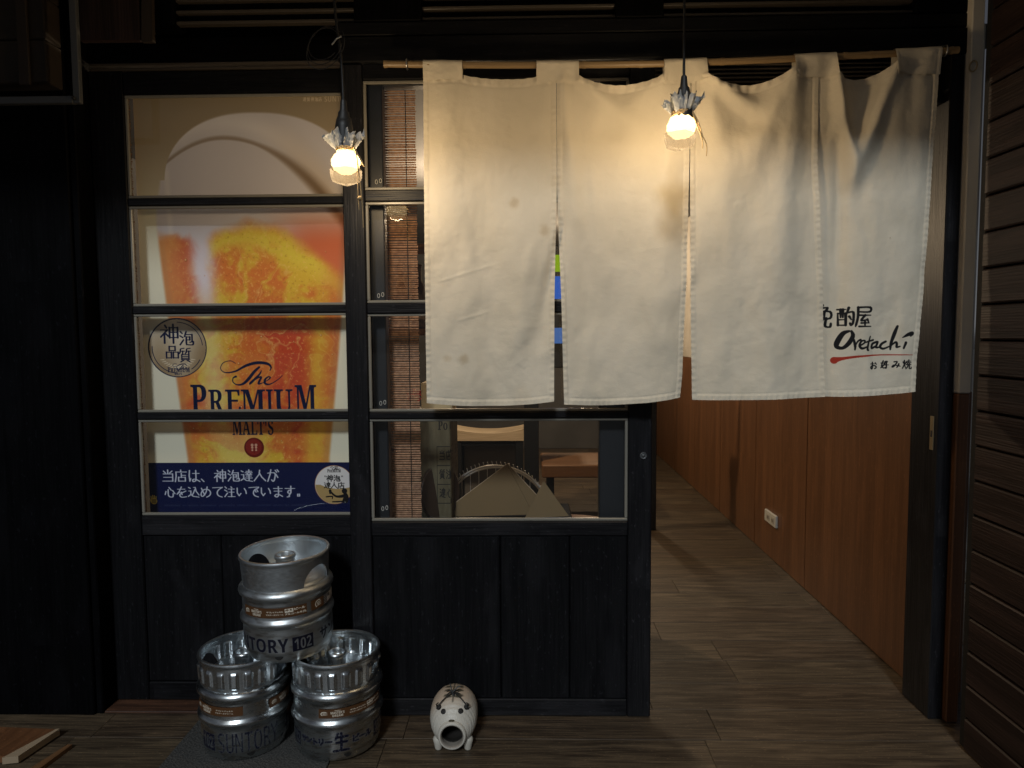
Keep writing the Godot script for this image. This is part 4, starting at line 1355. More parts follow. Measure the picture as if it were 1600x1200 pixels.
func build_curtain():
	var rod := thing("bamboo_pole", "slim bamboo pole with nodes that carries the cream shop curtain", "pole")
	var path := PackedVector3Array()
	for k in 41:
		var x := lerpf(-0.50, 1.525, k / 40.0)
		path.append(Vector3(x, rod_y(x) - 0.011, CZ))
	put("cane", tube(path, 0.0118, 14), M.bamboo, rod)
	for x in [-0.497, -0.345, -0.216, 0.212, 0.414, 0.70, 1.13, 1.22, 1.50]:
		var y := rod_y(x) - 0.011
		put("node_ring", tube(PackedVector3Array([Vector3(x - 0.006, y, CZ), Vector3(x - 0.002, y, CZ), Vector3(x + 0.002, y, CZ), Vector3(x + 0.006, y, CZ)]), 0.0133, 12), M.bamboo, rod)
	for q in [[-0.42, "small metal hook holding the left end of the bamboo pole"], [1.478, "small metal hook holding the right end of the bamboo pole"]]:
		var y := rod_y(q[0]) - 0.011
		var hk := thing("pole_hook", q[1], "hook", Vector3(q[0], y, CZ), "hooks of the curtain pole")
		put("loop", tube(ring(Vector3.ZERO, 0.0175, Vector3.UP, Vector3(0, 0, 1), 20), 0.0028, 6), M.steel, hk)
		put("shank", tube(PackedVector3Array([Vector3(0, 0.016, 0), Vector3(0, 0.03, -0.04), Vector3(0, 0.03, -0.084)]), 0.003, 6), M.steel, hk)
	var t := thing("shop_curtain", "cream cotton shop curtain of four panels with brush lettering on the last", "curtain")
	var m: StandardMaterial3D = curtain_material(false)
	var m_lettered: StandardMaterial3D = curtain_material(true)
	# edges of each panel as polylines: y from the top down, with x
	var edges := [
		[[[2.6, -0.362], [1.8, -0.366], [1.2, -0.366]], [[2.6, 0.112], [2.01, 0.113], [1.62, 0.104], [1.2, 0.101]], [1.252, 1.238, 1.256]],
		[[[2.6, 0.1135], [2.02, 0.1145], [1.6, 0.130], [1.2, 0.140]], [[2.6, 0.590], [2.08, 0.587], [1.65, 0.580], [1.35, 0.568], [1.2, 0.556]], [1.243, 1.242, 1.268]],
		[[[2.6, 0.5915], [2.08, 0.5905], [1.6, 0.600], [1.2, 0.612]], [[2.6, 1.038], [2.10, 1.041], [1.66, 1.072], [1.2, 1.092]], [1.257, 1.258, 1.267]],
		[[[2.6, 1.030], [2.0, 1.030], [1.2, 1.045]], [[2.6, 1.464], [1.9, 1.447], [1.5, 1.425], [1.2, 1.412]], [1.268, 1.270, 1.284]],
	]
	var wr := noise(321, 5.0, 3)
	var wr2 := noise(322, 17.0, 3)
	var names := ["first cloth panel, with four faint brown stains", "second cloth panel, under the right lamp", "third cloth panel, deeply draped at its top", "last cloth panel, with black brush lettering and a red stroke"]
	for pi in 4:
		var e: Array = edges[pi]
		var nu := 120
		var nv := 260
		var pos := PackedVector3Array()
		var uv := PackedVector2Array()
		var b := Buf.new()
		for j in nv + 1:
			var v := float(j) / nv
			for i in nu + 1:
				var u := float(i) / nu
				# bottom and top depend on x, x on y: two rounds are enough
				var x := lerpf(at_y(e[0], 2.0), at_y(e[1], 2.0), u)
				var y := 2.0
				for r in 3:
					var bot: float = e[2][0] * (1.0 - u) * (1.0 - 2.0 * u) + e[2][1] * 4.0 * u * (1.0 - u) + e[2][2] * u * (2.0 * u - 1.0)
					y = lerpf(top_y(x), bot, v)
					x = lerpf(at_y(e[0], y), at_y(e[1], y), u)
				var xl := at_y(e[0], y)
				var xr := at_y(e[1], y)
				var z := CZ + folds(x, y)
				var low := smoothstep(2.45, 1.4, y)
				z += low * (0.013 * sin(x * 13.0 + pi * 1.3 + 0.3 * y) + 0.005 * sin(x * 27.0 + y * 1.4))
				var area := clampf(0.5 + 1.1 * wr.get_noise_2d(x * 0.35 + 7.0, y * 0.3), 0.1, 1.3)
				z += 0.0042 * wr.get_noise_2d(x * 1.3, y * 0.6) + 0.0015 * area * wr2.get_noise_2d(x, y) + 0.003 * low * sin(x * 17.0 + 7.0 * wr.get_noise_2d(x * 0.5, y * 0.3))
				# hems: a doubled, puckered border along sides and foot
				var dx := minf(x - xl, xr - x)
				var dy := y - lerpf(top_y(x), y, 0.0)
				var db := (1.0 - v) * 1.16
				var dt := v * 1.16
				var hem := maxf(smoothstep(0.019, 0.016, dx), smoothstep(0.023, 0.020, db))
				var seam := exp(-pow((dx - 0.0175) / 0.002, 2.0)) + exp(-pow((db - 0.0215) / 0.002, 2.0)) + exp(-pow((dt - 0.028) / 0.0022, 2.0))
				z += 0.0022 * hem - 0.0022 * minf(seam, 1.0)
				z += 0.0010 * smoothstep(0.022, 0.006, dx) * sin(y * 265.0 + 2.0 * wr2.get_noise_2d(3.0, y * 2.0)) * smoothstep(2.42, 2.3, y)
				z += 0.0011 * smoothstep(0.026, 0.008, db) * sin(x * 300.0 + 2.0 * wr2.get_noise_2d(x * 2.0, 5.0))
				z += 0.0022 * smoothstep(0.030, 0.010, dt) * sin(x * 170.0)
				if pi == 3: z -= 0.016 * smoothstep(1.16, 1.04, x) * smoothstep(2.3, 2.0, y) + 0.003
				if pi == 2: z += 0.010 * smoothstep(1.0, 1.07, x) * smoothstep(2.3, 2.0, y)
				pos.append(Vector3(x, y, z))
				uv.append(cuv(x, y))
		grid_into(b, pos, nu + 1, nv + 1, uv)
		var o := put("cloth_panel", b.mesh(), m_lettered if pi == 3 else m, t)
		o.set_meta("label", names[pi])
	# loops over the pole
	for k in 5:
		var tb: Array = TABS[k]
		var nu := 36
		var nv := 40
		var pos := PackedVector3Array()
		var uv := PackedVector2Array()
		var b := Buf.new()
		for j in nv + 1:
			for i in nu + 1:
				var u := float(i) / nu
				var x := lerpf(tb[0], tb[1], u)
				var ry := rod_y(x) - 0.011
				var front: float = tb[2] - 0.016
				var len := ry - front
				var arc_ := PI * 0.0155
				var s := float(j) / nv * (2.0 * len + arc_)
				var p := Vector3(x, 0, 0)
				var bulge := 0.0022 * sin(x * 60.0 + k) + 0.002 * wr.get_noise_2d(x * 3.0, s * 4.0)
				if s < len:
					var f := s / len
					p.y = front + s
					p.z = CZ + lerpf(folds(x, front) + 0.005, 0.0155, f) + bulge
				elif s < len + arc_:
					var a := (s - len) / 0.0155
					p.y = ry + sin(a) * 0.0155
					p.z = CZ + cos(a) * 0.0155 + bulge * 0.5
				else:
					p.y = ry - (s - len - arc_)
					p.z = CZ - 0.0155 + bulge
				var ed := minf(x - tb[0], tb[1] - x)
				p.z += (0.0014 * smoothstep(0.014, 0.012, ed) - 0.0016 * exp(-pow((ed - 0.013) / 0.0018, 2.0))) * (1.0 if s < len else 0.0)
				pos.append(p)
				uv.append(cuv(p.x, p.y))
		grid_into(b, pos, nu + 1, nv + 1, uv, false, true)
		put("loop", b.mesh(), m, t)

func at_y(e: Array, y: float) -> float:
	for k in e.size() - 1:
		if y >= e[k + 1][0]:
			return lerpf(e[k][1], e[k + 1][1], clampf((e[k][0] - y) / (e[k][0] - e[k + 1][0]), 0.0, 1.0))
	return e[e.size() - 1][1]

# ------------------------------------------------------------------ lamps
func build_lamps():
	lamp(Vector3(-0.566, 2.045, 0.42), "pendant bulb in grey crinkled wrapping with long twine, before the poster door", [Vector3(-0.591, 2.88, 0.42), Vector3(-0.590, 2.54, 0.42), Vector3(-0.573, 2.36, 0.42), Vector3(-0.569, 2.24, 0.42)], 0, Vector3(0.012, 0, 0))
	lamp(Vector3(0.487, 2.143, 0.42), "pendant bulb in pale crinkled wrapping on a straight cord, before the curtain", [Vector3(0.492, 2.88, 0.42), Vector3(0.493, 2.40, 0.42), Vector3(0.494, 2.30, 0.42)], 1, Vector3(0.004, 0, 0))
	var c := thing("cable_coil", "thin loop of spare cable wound round the left lamp cord", "cable")
	for k in 3:
		var p := ring(Vector3(-0.628 + k * 0.004, 2.412 - k * 0.008, 0.415 + k * 0.006), 0.052 + k * 0.006, Vector3(1, 0.1 * k, 0.25), Vector3(0.1, 0.92, 0.1 * k), 40, 0.6 * k, 0.6 * k + 5.6)
		put("turn", tube(p, 0.0013, 6), M.rubber, c)
	put("tie", tube(PackedVector3Array([Vector3(-0.60, 2.405, 0.425), Vector3(-0.583, 2.42, 0.432), Vector3(-0.568, 2.428, 0.43)]), 0.0022, 6), M.white_plastic, c)

func lamp(c: Vector3, label: String, cord: Array, which: int, lean: Vector3):
	var t := thing("pendant_lamp", label, "pendant lamp", c, "wrapped bulbs hanging before the shop front")
	var p := PackedVector3Array()
	for q in cord: p.append(q - c)
	put("cord", tube(smooth_path(p, 5), 0.0042, 8), M.rubber, t)
	var top: Vector3 = cord[cord.size() - 1] - c
	# rubber socket
	var so := Buf.new()
	lathe_into(so, PackedVector2Array([Vector2(0.0005, 0.135), Vector2(0.024, 0.135), Vector2(0.028, 0.115), Vector2(0.029, 0.06), Vector2(0.027, 0.05), Vector2(0.001, 0.05)]), 20, true)
	lathe_into(so, PackedVector2Array([Vector2(0.005, 0.20), Vector2(0.009, 0.195), Vector2(0.012, 0.165), Vector2(0.017, 0.16), Vector2(0.018, 0.15), Vector2(0.024, 0.135)]), 20, true)
	put("socket", so.mesh(), M.rubber, t, Vector3(top.x, top.y - 0.20, 0))
	# glowing wrapped bulb: a soft uneven ball
	var n := noise(401 + which, 9.0, 3)
	var pos := PackedVector3Array()
	var uv := PackedVector2Array()
	var nu := 40
	var nv := 24
	for j in nv + 1:
		for i in nu + 1:
			var a := TAU * i / nu
			var e := -PI / 2 + PI * j / nv
			var d := Vector3(cos(e) * sin(a), sin(e), cos(e) * cos(a))
			var r := 0.0455 + 0.006 * n.get_noise_3d(d.x * 0.3, d.y * 0.3, d.z * 0.3) + 0.0025 * sin(a * 9.0 + d.y * 4.0) * smoothstep(0.0, 0.9, d.y)
			pos.append(d * r * Vector3(0.97, 0.80, 0.97))
			uv.append(Vector2(float(i) / nu, float(j) / nv))
	var bb := Buf.new()
	grid_into(bb, pos, nu + 1, nv + 1, uv, true, true)
	var em := flat(Color(0.9, 0.85, 0.75), 0.6)
	em.emission_enabled = true
	em.emission = Color(1.0, 0.84, 0.58)
	em.emission_energy_multiplier = 3.0
	put("glowing_bulb", bb.mesh(), em, t)
	var l := OmniLight3D.new()
	l.name = "bulb_light"
	l.light_color = Color(1.0, 0.87, 0.68)
	l.light_energy = BULB_E
	l.light_size = 0.03
	l.omni_range = 15.0
	l.omni_attenuation = 2.0
	l.shadow_enabled = true
	t.add_child(l)
	# flaring collar of stiff wrapping above the tie, and its skirt below the bulb
	var paper := flat(srgb(0.30, 0.31, 0.315), 0.8)
	paper.backlight_enabled = true
	paper.backlight = Color(0.02, 0.019, 0.016)
	var ruffle := noise(411 + which, 1.0, 3)
	pos = PackedVector3Array()
	uv = PackedVector2Array()
	var cu := 96
	for j in 15:
		for i in cu + 1:
			var a := TAU * i / cu
			var v := j / 14.0
			# pleats that open towards the rim, each with its own reach and height
			var lobe := ruffle.get_noise_2d(cos(a) * 1.3, sin(a) * 1.3)
			var wide := 0.039 + 0.017 * absf(sin(a)) + 0.026 * lobe
			var tri := absf(fposmod(a / TAU * 5.0 + 0.35 * ruffle.get_noise_2d(cos(a) * 2.0 + 9.0, sin(a) * 2.0), 1.0) - 0.5) * 2.0
			var r := 0.0265 + (wide - 0.0265) * pow(v, 0.85) - 0.010 * v * tri * tri + 0.007 * v * ruffle.get_noise_2d(a * 6.0, v * 6.0)
			var y := 0.036 + v * (0.064 + 0.030 * ruffle.get_noise_2d(cos(a) * 2.6 + 4.0, sin(a) * 2.6) - 0.016 * tri) - 0.006 * v * v
			y += 0.004 * v * ruffle.get_noise_2d(a * 9.0 + 3.0, v * 5.0)
			pos.append(Vector3(sin(a) * r, y, cos(a) * r))
			uv.append(Vector2(i / float(cu), v))
	for j in 15:
		pos[j * (cu + 1) + cu] = pos[j * (cu + 1)]
	bb = Buf.new()
	grid_into(bb, pos, cu + 1, 15, uv, true)
	put("wrapping_collar", bb.mesh(), paper, t)
	var skirt := flat(srgb(0.016, 0.014, 0.011), 0.8)
	skirt.transparency = BaseMaterial3D.TRANSPARENCY_ALPHA
	skirt.albedo_color.a = 0.5
	skirt.backlight_enabled = true
	skirt.backlight = Color(0.2, 0.18, 0.15)
	pos = PackedVector3Array()
	uv = PackedVector2Array()
	for j in 11:
		for i in 41:
			var a := TAU * i / 40.0
			var v := j / 10.0
			var r := (0.046 - 0.008 * v * v) * (1.0 + 0.08 * sin(a * 5.0 + which) + 0.05 * sin(a * 11.0 + v * 3.0))
			var y := -0.022 - 0.046 * v + 0.004 * sin(a * 3.0 + 1.0) * v
			if j >= 9: r *= 0.75 if j == 9 else 0.1
			pos.append(Vector3(sin(a) * r, y, cos(a) * r) + Vector3(-0.006 if which == 1 else 0.0, 0, 0))
			uv.append(Vector2(i / 40.0, v))
	bb = Buf.new()
	grid_into(bb, pos, 41, 11, uv, true)
	put("wrapping_skirt", bb.mesh(), skirt, t)
	# twine tied round the neck, bow and tails
	for k in 3:
		put("twine_turn", tube(ring(Vector3(0, 0.035 + k * 0.004, 0), 0.027 + 0.001 * k, Vector3.RIGHT, Vector3(0, 0.08, 1), 20), 0.0024, 6), M.rope, t)
	var kx := 0.030
	for s in [Vector3(0.052, 0.010, 0.012), Vector3(0.058, -0.004, 0.018)]:
		put("twine_bow", tube(smooth_path(PackedVector3Array([Vector3(kx, 0.045, 0.012), Vector3(kx, 0.035, 0.02) * 0.4 + s * 0.6, s + Vector3(0.004, -0.012 - 0.02 * which, 0), Vector3(kx, 0.04, 0.016)]), 6), 0.0022, 6), M.rope, t)
	var tails := [0.150, 0.205] if which == 0 else [0.072, 0.095]
	for k in 2:
		var dx := 0.012 * k if which == 0 else 0.018 + 0.012 * k
		put("twine_tail", tube(smooth_path(PackedVector3Array([Vector3(kx, 0.046, 0.014), Vector3(kx + 0.012, 0.0, 0.022), Vector3(kx + 0.012 + dx, -tails[k] * 0.6, 0.022), Vector3(kx + 0.014 + dx, -tails[k], 0.02)]), 6), 0.0022, 6, 0.0014), M.rope, t)
	if which == 0:
		put("twine_knot", lathe(globe(0.0075, 0.0), 10), M.rope, t, Vector3(kx + 0.018, -0.115, 0.022))

# ------------------------------------------------------------------ kegs
func keg_image(kind: int) -> Array:
	var w := 1024
	var h := 384
	var n := noise(500 + kind, 0.02, 4)
	var n2 := noise(510 + kind, 0.09, 3)
	var im := Image.create_empty(w, h, false, Image.FORMAT_RGB8)
	var met := Image.create_empty(w, h, false, Image.FORMAT_L8)
	met.fill(Color.WHITE)
	var ink := Color(0.03, 0.04, 0.12)
	for y in h:
		for x in w:
			var v := n.get_noise_2d(x * 0.5, y * 1.6)
			var s := n2.get_noise_2d(x * 0.25, y * 3.0)
			var c := Color(0.78, 0.80, 0.81)
			c = c.lerp(Color(0.50, 0.485, 0.46), smoothstep(0.05, 0.5, v) * 0.5)
			c = c.lerp(Color(0.78, 0.78, 0.77), smoothstep(0.1, 0.5, s) * 0.35)
			im.set_pixel(x, y, c)
	# u = 0.5 faces the viewer once the keg is turned; text on the lowest band
	var mask := Image.create_empty(w, h, false, Image.FORMAT_RGB8)
	var wh := Color.WHITE
	var sans := face("Droid Sans", 700)
	if kind == 0:
		latin(mask, "SUNTORY", sans, 268, 284, 562, 336, wh)
		mask.fill_rect(Rect2i(576, 284, 78, 54), wh)
		latin(mask, "102", sans, 583, 290, 647, 332, Color.BLACK)
		line_of(mask, "サントリー", 687, 284, 42, 50, 3.4, 3.8, wh)
	elif kind == 1:
		mask.fill_rect(Rect2i(383, 276, 72, 66), wh)
		latin(mask, "102", sans, 391, 286, 447, 332, Color.BLACK)
		latin(mask, "SUNTORY", face("Droid Sans Mono", 700), 471, 266, 698, 346, wh)
		for e in 7:
			mask.fill_rect(Rect2i(488 + e * 33, 258, 2, 98), Color.BLACK)
		disc(mask, 722, 338, 6, wh)
		mask.fill_rect(Rect2i(752, 270, 70, 70), wh)
	else:
		mask.fill_rect(Rect2i(338, 280, 56, 52), wh)
		latin(mask, "102", sans, 344, 288, 388, 326, Color.BLACK)
		line_of(mask, "サントリー", 404, 284, 24, 26, 3.6, 3.6, wh)
		glyph(mask, "生", 536, 266, 60, 72, 5.0, 5.0, wh)
		line_of(mask, "ビール", 607, 286, 25, 28, 3.4, 3.4, wh)
		mask.fill_rect(Rect2i(704, 270, 70, 64), wh)
		latin(mask, "102", sans, 712, 278, 766, 326, Color.BLACK)
	for y in range(256, 356):
		for x in w:
			var a := mask.get_pixel(x, y).r
			if a > 0.02:
				# worn print on the two older kegs
				if kind > 0: a *= smoothstep(-0.6, -0.25, n2.get_noise_2d(x * 1.4, y * 1.1 + 50.0))
				im.set_pixel(x, y, im.get_pixel(x, y).lerp(ink, a))
				met.set_pixel(x, y, Color.WHITE.lerp(Color.BLACK, a))
	return [ImageTexture.create_from_image(im), ImageTexture.create_from_image(met)]

func label_image(part: int) -> ImageTexture:
	var w := 512
	var h := 112
	var im := Image.create_empty(w, h, false, Image.FORMAT_RGB8)
	var brown := Color(0.33, 0.21, 0.10)
	im.fill(brown)
	var c := Color(0.90, 0.87, 0.80)
	var sans := face("Droid Sans", 700)
	if part == 2:
		# delivery slip stuck beside the band
		arc(im, 90, 60, 40, 2.3, 5.2, 4.0, c)
		for e in 3:
			stroke(im, Vector2(75, 46 + e * 16), Vector2(120, 40 + e * 17), 4.0, 2.0, c)
		im.fill_rect(Rect2i(160, 0, 60, 112), Color(0.14, 0.09, 0.07))
		im.fill_rect(Rect2i(220, 0, 292, 96), Color(0.80, 0.78, 0.75))
		for e in 6:
			im.fill_rect(Rect2i(166, 6 + e * 18, 46, 6), Color(0.7, 0.68, 0.66))
			stroke(im, Vector2(300, 14 + e * 14), Vector2(360 + (e * 37) % 120, 14 + e * 14), 2.0, 2.0, Color(0.35, 0.33, 0.33))
		im.fill_rect(Rect2i(232, 12, 44, 34), Color(0.3, 0.29, 0.29))
		return ImageTexture.create_from_image(im)
	var k := 1.0 if part == 0 else 1.28
	arc(im, 40 * k, 58, 24, 2.3, 5.2, 3.2, c)
	for e in 3:
		stroke(im, Vector2(30 * k, 46 + e * 12), Vector2(60 * k, 42 + e * 13), 3.0, 1.6, c)
	stroke(im, Vector2(112 * k, 20), Vector2(150 * k, 20), 2.4, 2.4, c)
	latin(im, "MASTER'S", sans, 84 * k, 32, 178 * k, 62, c)
	latin(im, "DREAM", sans, 96 * k, 68, 168 * k, 96, c)
	line_of(im, "ザプレミアムモル", 218 * k, 38, 14, 15.4 * k, 1.2, 1.3, c)
	line_of(im, "マスターズドリーム", 212 * k, 68, 14, 14.4 * k, 1.2, 1.3, c)
	if part == 0:
		im.fill_rect(Rect2i(352, 18, 60, 40), c)
		line_of(im, "非生", 357, 23, 22, 27, 2.0, 2.2, brown)
		line_of(im, "ビール", 418, 20, 24, 28, 2.2, 2.4, c)
		line_of(im, "アルコール分", 352, 68, 18, 21, 1.7, 1.8, c)
		latin(im, "5%", sans, 480, 66, 506, 92, c)
	return ImageTexture.create_from_image(im)

const KR := 0.163
const KH := 0.365

# a keg standing on its foot; kind 0 has a plain collar with handle arches, the others a collar with pressed ribs
func keg(kind: int, label: String, at: Vector3, tilt: Basis, turn: float, bands: Array) -> Node3D:
	var t := thing("beer_keg", label, "keg", at, "steel beer kegs stacked before the poster door")
	t.basis = tilt
	var tex := keg_image(kind)
	var m := flat(Color.WHITE, 0.34 if kind > 0 else 0.42)
	m.albedo_texture = tex[0]
	m.metallic = 1.0
	m.metallic_texture = tex[1]
	var sc := noise(520 + kind, 0.05, 4).get_seamless_image(256, 256)
	for y in 256:
		for x in 256:
			var v := 0.62 + 0.38 * sc.get_pixel(x, y).r
			sc.set_pixel(x, y, Color(v, v, v))
	m.roughness = 0.35 if kind > 0 else 0.5
	m.roughness_texture = ImageTexture.create_from_image(sc)
	var prof := PackedVector2Array()
	# foot, lower band, rib, label band, rib, shoulder
	for q in [[0.128, 0.003], [0.142, 0.0], [0.148, 0.004], [0.153, 0.014], [0.155, 0.03], [0.158, 0.034], [0.160, 0.045], [0.161, 0.07], [0.161, 0.115], [0.160, 0.124], [0.163, 0.130], [0.169, 0.137], [0.1705, 0.144], [0.169, 0.151], [0.163, 0.158], [0.160, 0.164], [0.1595, 0.18], [0.1595, 0.212], [0.160, 0.220], [0.163, 0.226], [0.169, 0.233], [0.171, 0.241], [0.169, 0.249], [0.163, 0.256], [0.1585, 0.260], [0.1535, 0.262]]:
		prof.append(Vector2(q[0], q[1]))
	var b := Buf.new()
	lathe_into(b, prof, 72)
	# v of the picture follows the height
	for k in b.t.size():
		b.t[k] = Vector2(fposmod(b.t[k].x * 0.9999 + turn, 1.0) if false else b.t[k].x + turn, 1.0 - b.v[k].y / KH)
	for k in b.v.size():
		var dent := 0.0036 * noise_k.get_noise_3d(b.v[k].x * 6.0 + kind * 3.0, b.v[k].y * 6.0, b.v[k].z * 6.0)
		b.v[k] += Vector3(b.v[k].x, 0, b.v[k].z).normalized() * dent
	put("body", b.mesh(), m, t)
	var sm := flat(Color(0.80, 0.825, 0.84), 0.3 if kind > 0 else 0.4, 1.0)
	sm.roughness = 0.38 if kind > 0 else 0.52
	sm.roughness_texture = m.roughness_texture
	# collar
	var nu := 288
	var nv := 22
	var hb := 0.258
	var outer := PackedVector3Array()
	var inner := PackedVector3Array()
	var uv := PackedVector2Array()
	for j in nv + 1:
		for i in nu + 1:
			var a := TAU * i / nu
			var lo := hb
			for hc in [1.15 if kind == 0 else 1.48, 1.15 + PI if kind == 0 else 1.48 + PI]:
				var d := absf(wrapf(a - hc + turn_off, -PI, PI)) / 0.42
				if d < 1.0: lo = maxf(lo, hb + 0.068 * pow(1.0 - d * d, 0.5))
			var y := lerpf(lo, KH, float(j) / nv)
			var r := 0.1555 + 0.004 * smoothstep(hb, KH, y)
			var lip := 0.0045 * smoothstep(KH - 0.016, KH - 0.010, y) * (1.0 if y < KH - 0.002 else 0.6)
			var rib := 0.0
			if kind > 0:
				var ph := fposmod(a / TAU * 20.0, 1.0)
				rib = 0.0065 * smoothstep(0.20, 0.30, ph) * smoothstep(0.80, 0.70, ph) * smoothstep(hb + 0.012, hb + 0.020, y) * smoothstep(hb + 0.078, hb + 0.068, y)
			var d := Vector3(sin(a), 0, cos(a))
			outer.append(d * (r + lip + rib) + Vector3(0, y, 0))
			inner.append(d * (r - 0.0045 - lip * 0.4 + rib) + Vector3(0, y, 0))
			uv.append(Vector2(i / float(nu) * 3.0, j / float(nv)))
	b = Buf.new()
	grid_into(b, outer, nu + 1, nv + 1, uv, true)
	grid_into(b, inner, nu + 1, nv + 1, uv, true, true)
	for j in [0, nv]:
		var ed := PackedVector3Array()
		var eu := PackedVector2Array()
		for i in nu + 1:
			ed.append(outer[j * (nu + 1) + i])
			eu.append(Vector2.ZERO)
		for i in nu + 1:
			ed.append((outer[j * (nu + 1) + i] + inner[j * (nu + 1) + i]) * 0.5 + Vector3(0, 0.0025 if j == nv else 0.0, 0))
			eu.append(Vector2.ZERO)
		for i in nu + 1:
			ed.append(inner[j * (nu + 1) + i])
			eu.append(Vector2.ZERO)
		grid_into(b, ed, nu + 1, 3, eu, true, j == 0)
	put("collar", b.mesh(), sm, t)
	# domed head with the valve neck
	put("head", lathe(PackedVector2Array([Vector2(0.156, 0.258), Vector2(0.152, 0.268), Vector2(0.140, 0.276), Vector2(0.11, 0.284), Vector2(0.06, 0.289), Vector2(0.036, 0.290), Vector2(0.0005, 0.291)]), 48), sm, t)
	var neck := put("valve_neck", lathe(PackedVector2Array([Vector2(0.034, 0.288), Vector2(0.034, 0.330), Vector2(0.0375, 0.333), Vector2(0.039, 0.340), Vector2(0.0375, 0.347), Vector2(0.033, 0.349), Vector2(0.0295, 0.346), Vector2(0.028, 0.33), Vector2(0.0265, 0.322), Vector2(0.013, 0.322), Vector2(0.012, 0.330), Vector2(0.0005, 0.331)]), 32), sm, t)
	for k in 8:
		var a := TAU * k / 8.0
		put("valve_pip", lathe(globe(0.0035, 0.0, 6), 8), M.steel, neck, Vector3(sin(a) * 0.020, 0.323, cos(a) * 0.020))
	# drain hole in the foot
	var dh := Buf.new()
	var hp := PackedVector3Array()
	var hu := PackedVector2Array()
	for j in 3:
		for i in 13:
			var a := PI * i / 12.0
			var rr := 0.0145 * j / 2.0
			var ang := -0.02 + cos(a) * rr / 0.156 + (0.10 if kind == 0 else 0.5)
			hp.append(Vector3(sin(ang) * 0.1572, 0.030 - sin(a) * rr * 0.85, cos(ang) * 0.1572))
			hu.append(Vector2.ZERO)
	grid_into(dh, hp, 13, 3, hu)
	put("drain_hole", dh.mesh(), M.rubber, t)
	# paper bands round the middle
	for bd in bands:
		var lb := Buf.new()
		var lp := PackedVector3Array()
		var lu := PackedVector2Array()
		for j in 3:
			for i in 31:
				var a := deg_to_rad(lerpf(bd[0], bd[1], i / 30.0))
				lp.append(Vector3(sin(a) * 0.1622, bd[3] + bd[4] * j / 2.0, cos(a) * 0.1622))
				lu.append(Vector2(i / 30.0, 1.0 - j / 2.0))
		grid_into(lb, lp, 31, 3, lu, false, false)
		var lm := flat(Color.WHITE, 0.55)
		lm.albedo_texture = label_image(bd[2])
		put("paper_band", lb.mesh(), lm, t)
	return t
var turn_off := 0.0
var noise_k := noise(530, 1.0, 3)

func build_kegs():
	var mt := put("floor_mat", rbox(Vector3(-1.285, 0.0008, 0.005), Vector3(-0.70, 0.009, 0.62), 0, 0.004), M.mat_felt, self)
	tag(mt, "dark grey felt mat on the floor under the two lower kegs", "mat")
	keg(1, "lower steel keg at the wall panel side, with large worn block lettering", Vector3(-1.046, 0.0095, 0.170), Basis.from_scale(Vector3(0.965, 0.965, 0.965)), 0.5, [[-58, 19, 1, 0.176, 0.034], [53, 130, 1, 0.174, 0.034]])
	keg(2, "lower steel keg beside the pig figure, with worn Japanese lettering", Vector3(-0.702, 0.0095, 0.172), Basis.from_scale(Vector3(0.965, 0.965, 0.965)), 0.5, [[-9, 85, 0, 0.172, 0.034]])
	keg(0, "dull steel keg with arched handle openings, tilted on top of the two others", Vector3(-0.876, 0.363, 0.160), Basis(Vector3(0, 0, 1), 0.018) * Basis(Vector3.RIGHT, 0.035) * Basis.from_scale(Vector3(0.97, 1.0, 0.97)), 0.5, [[-45, 43, 0, 0.172, 0.036], [49, 118, 2, 0.174, 0.036]])

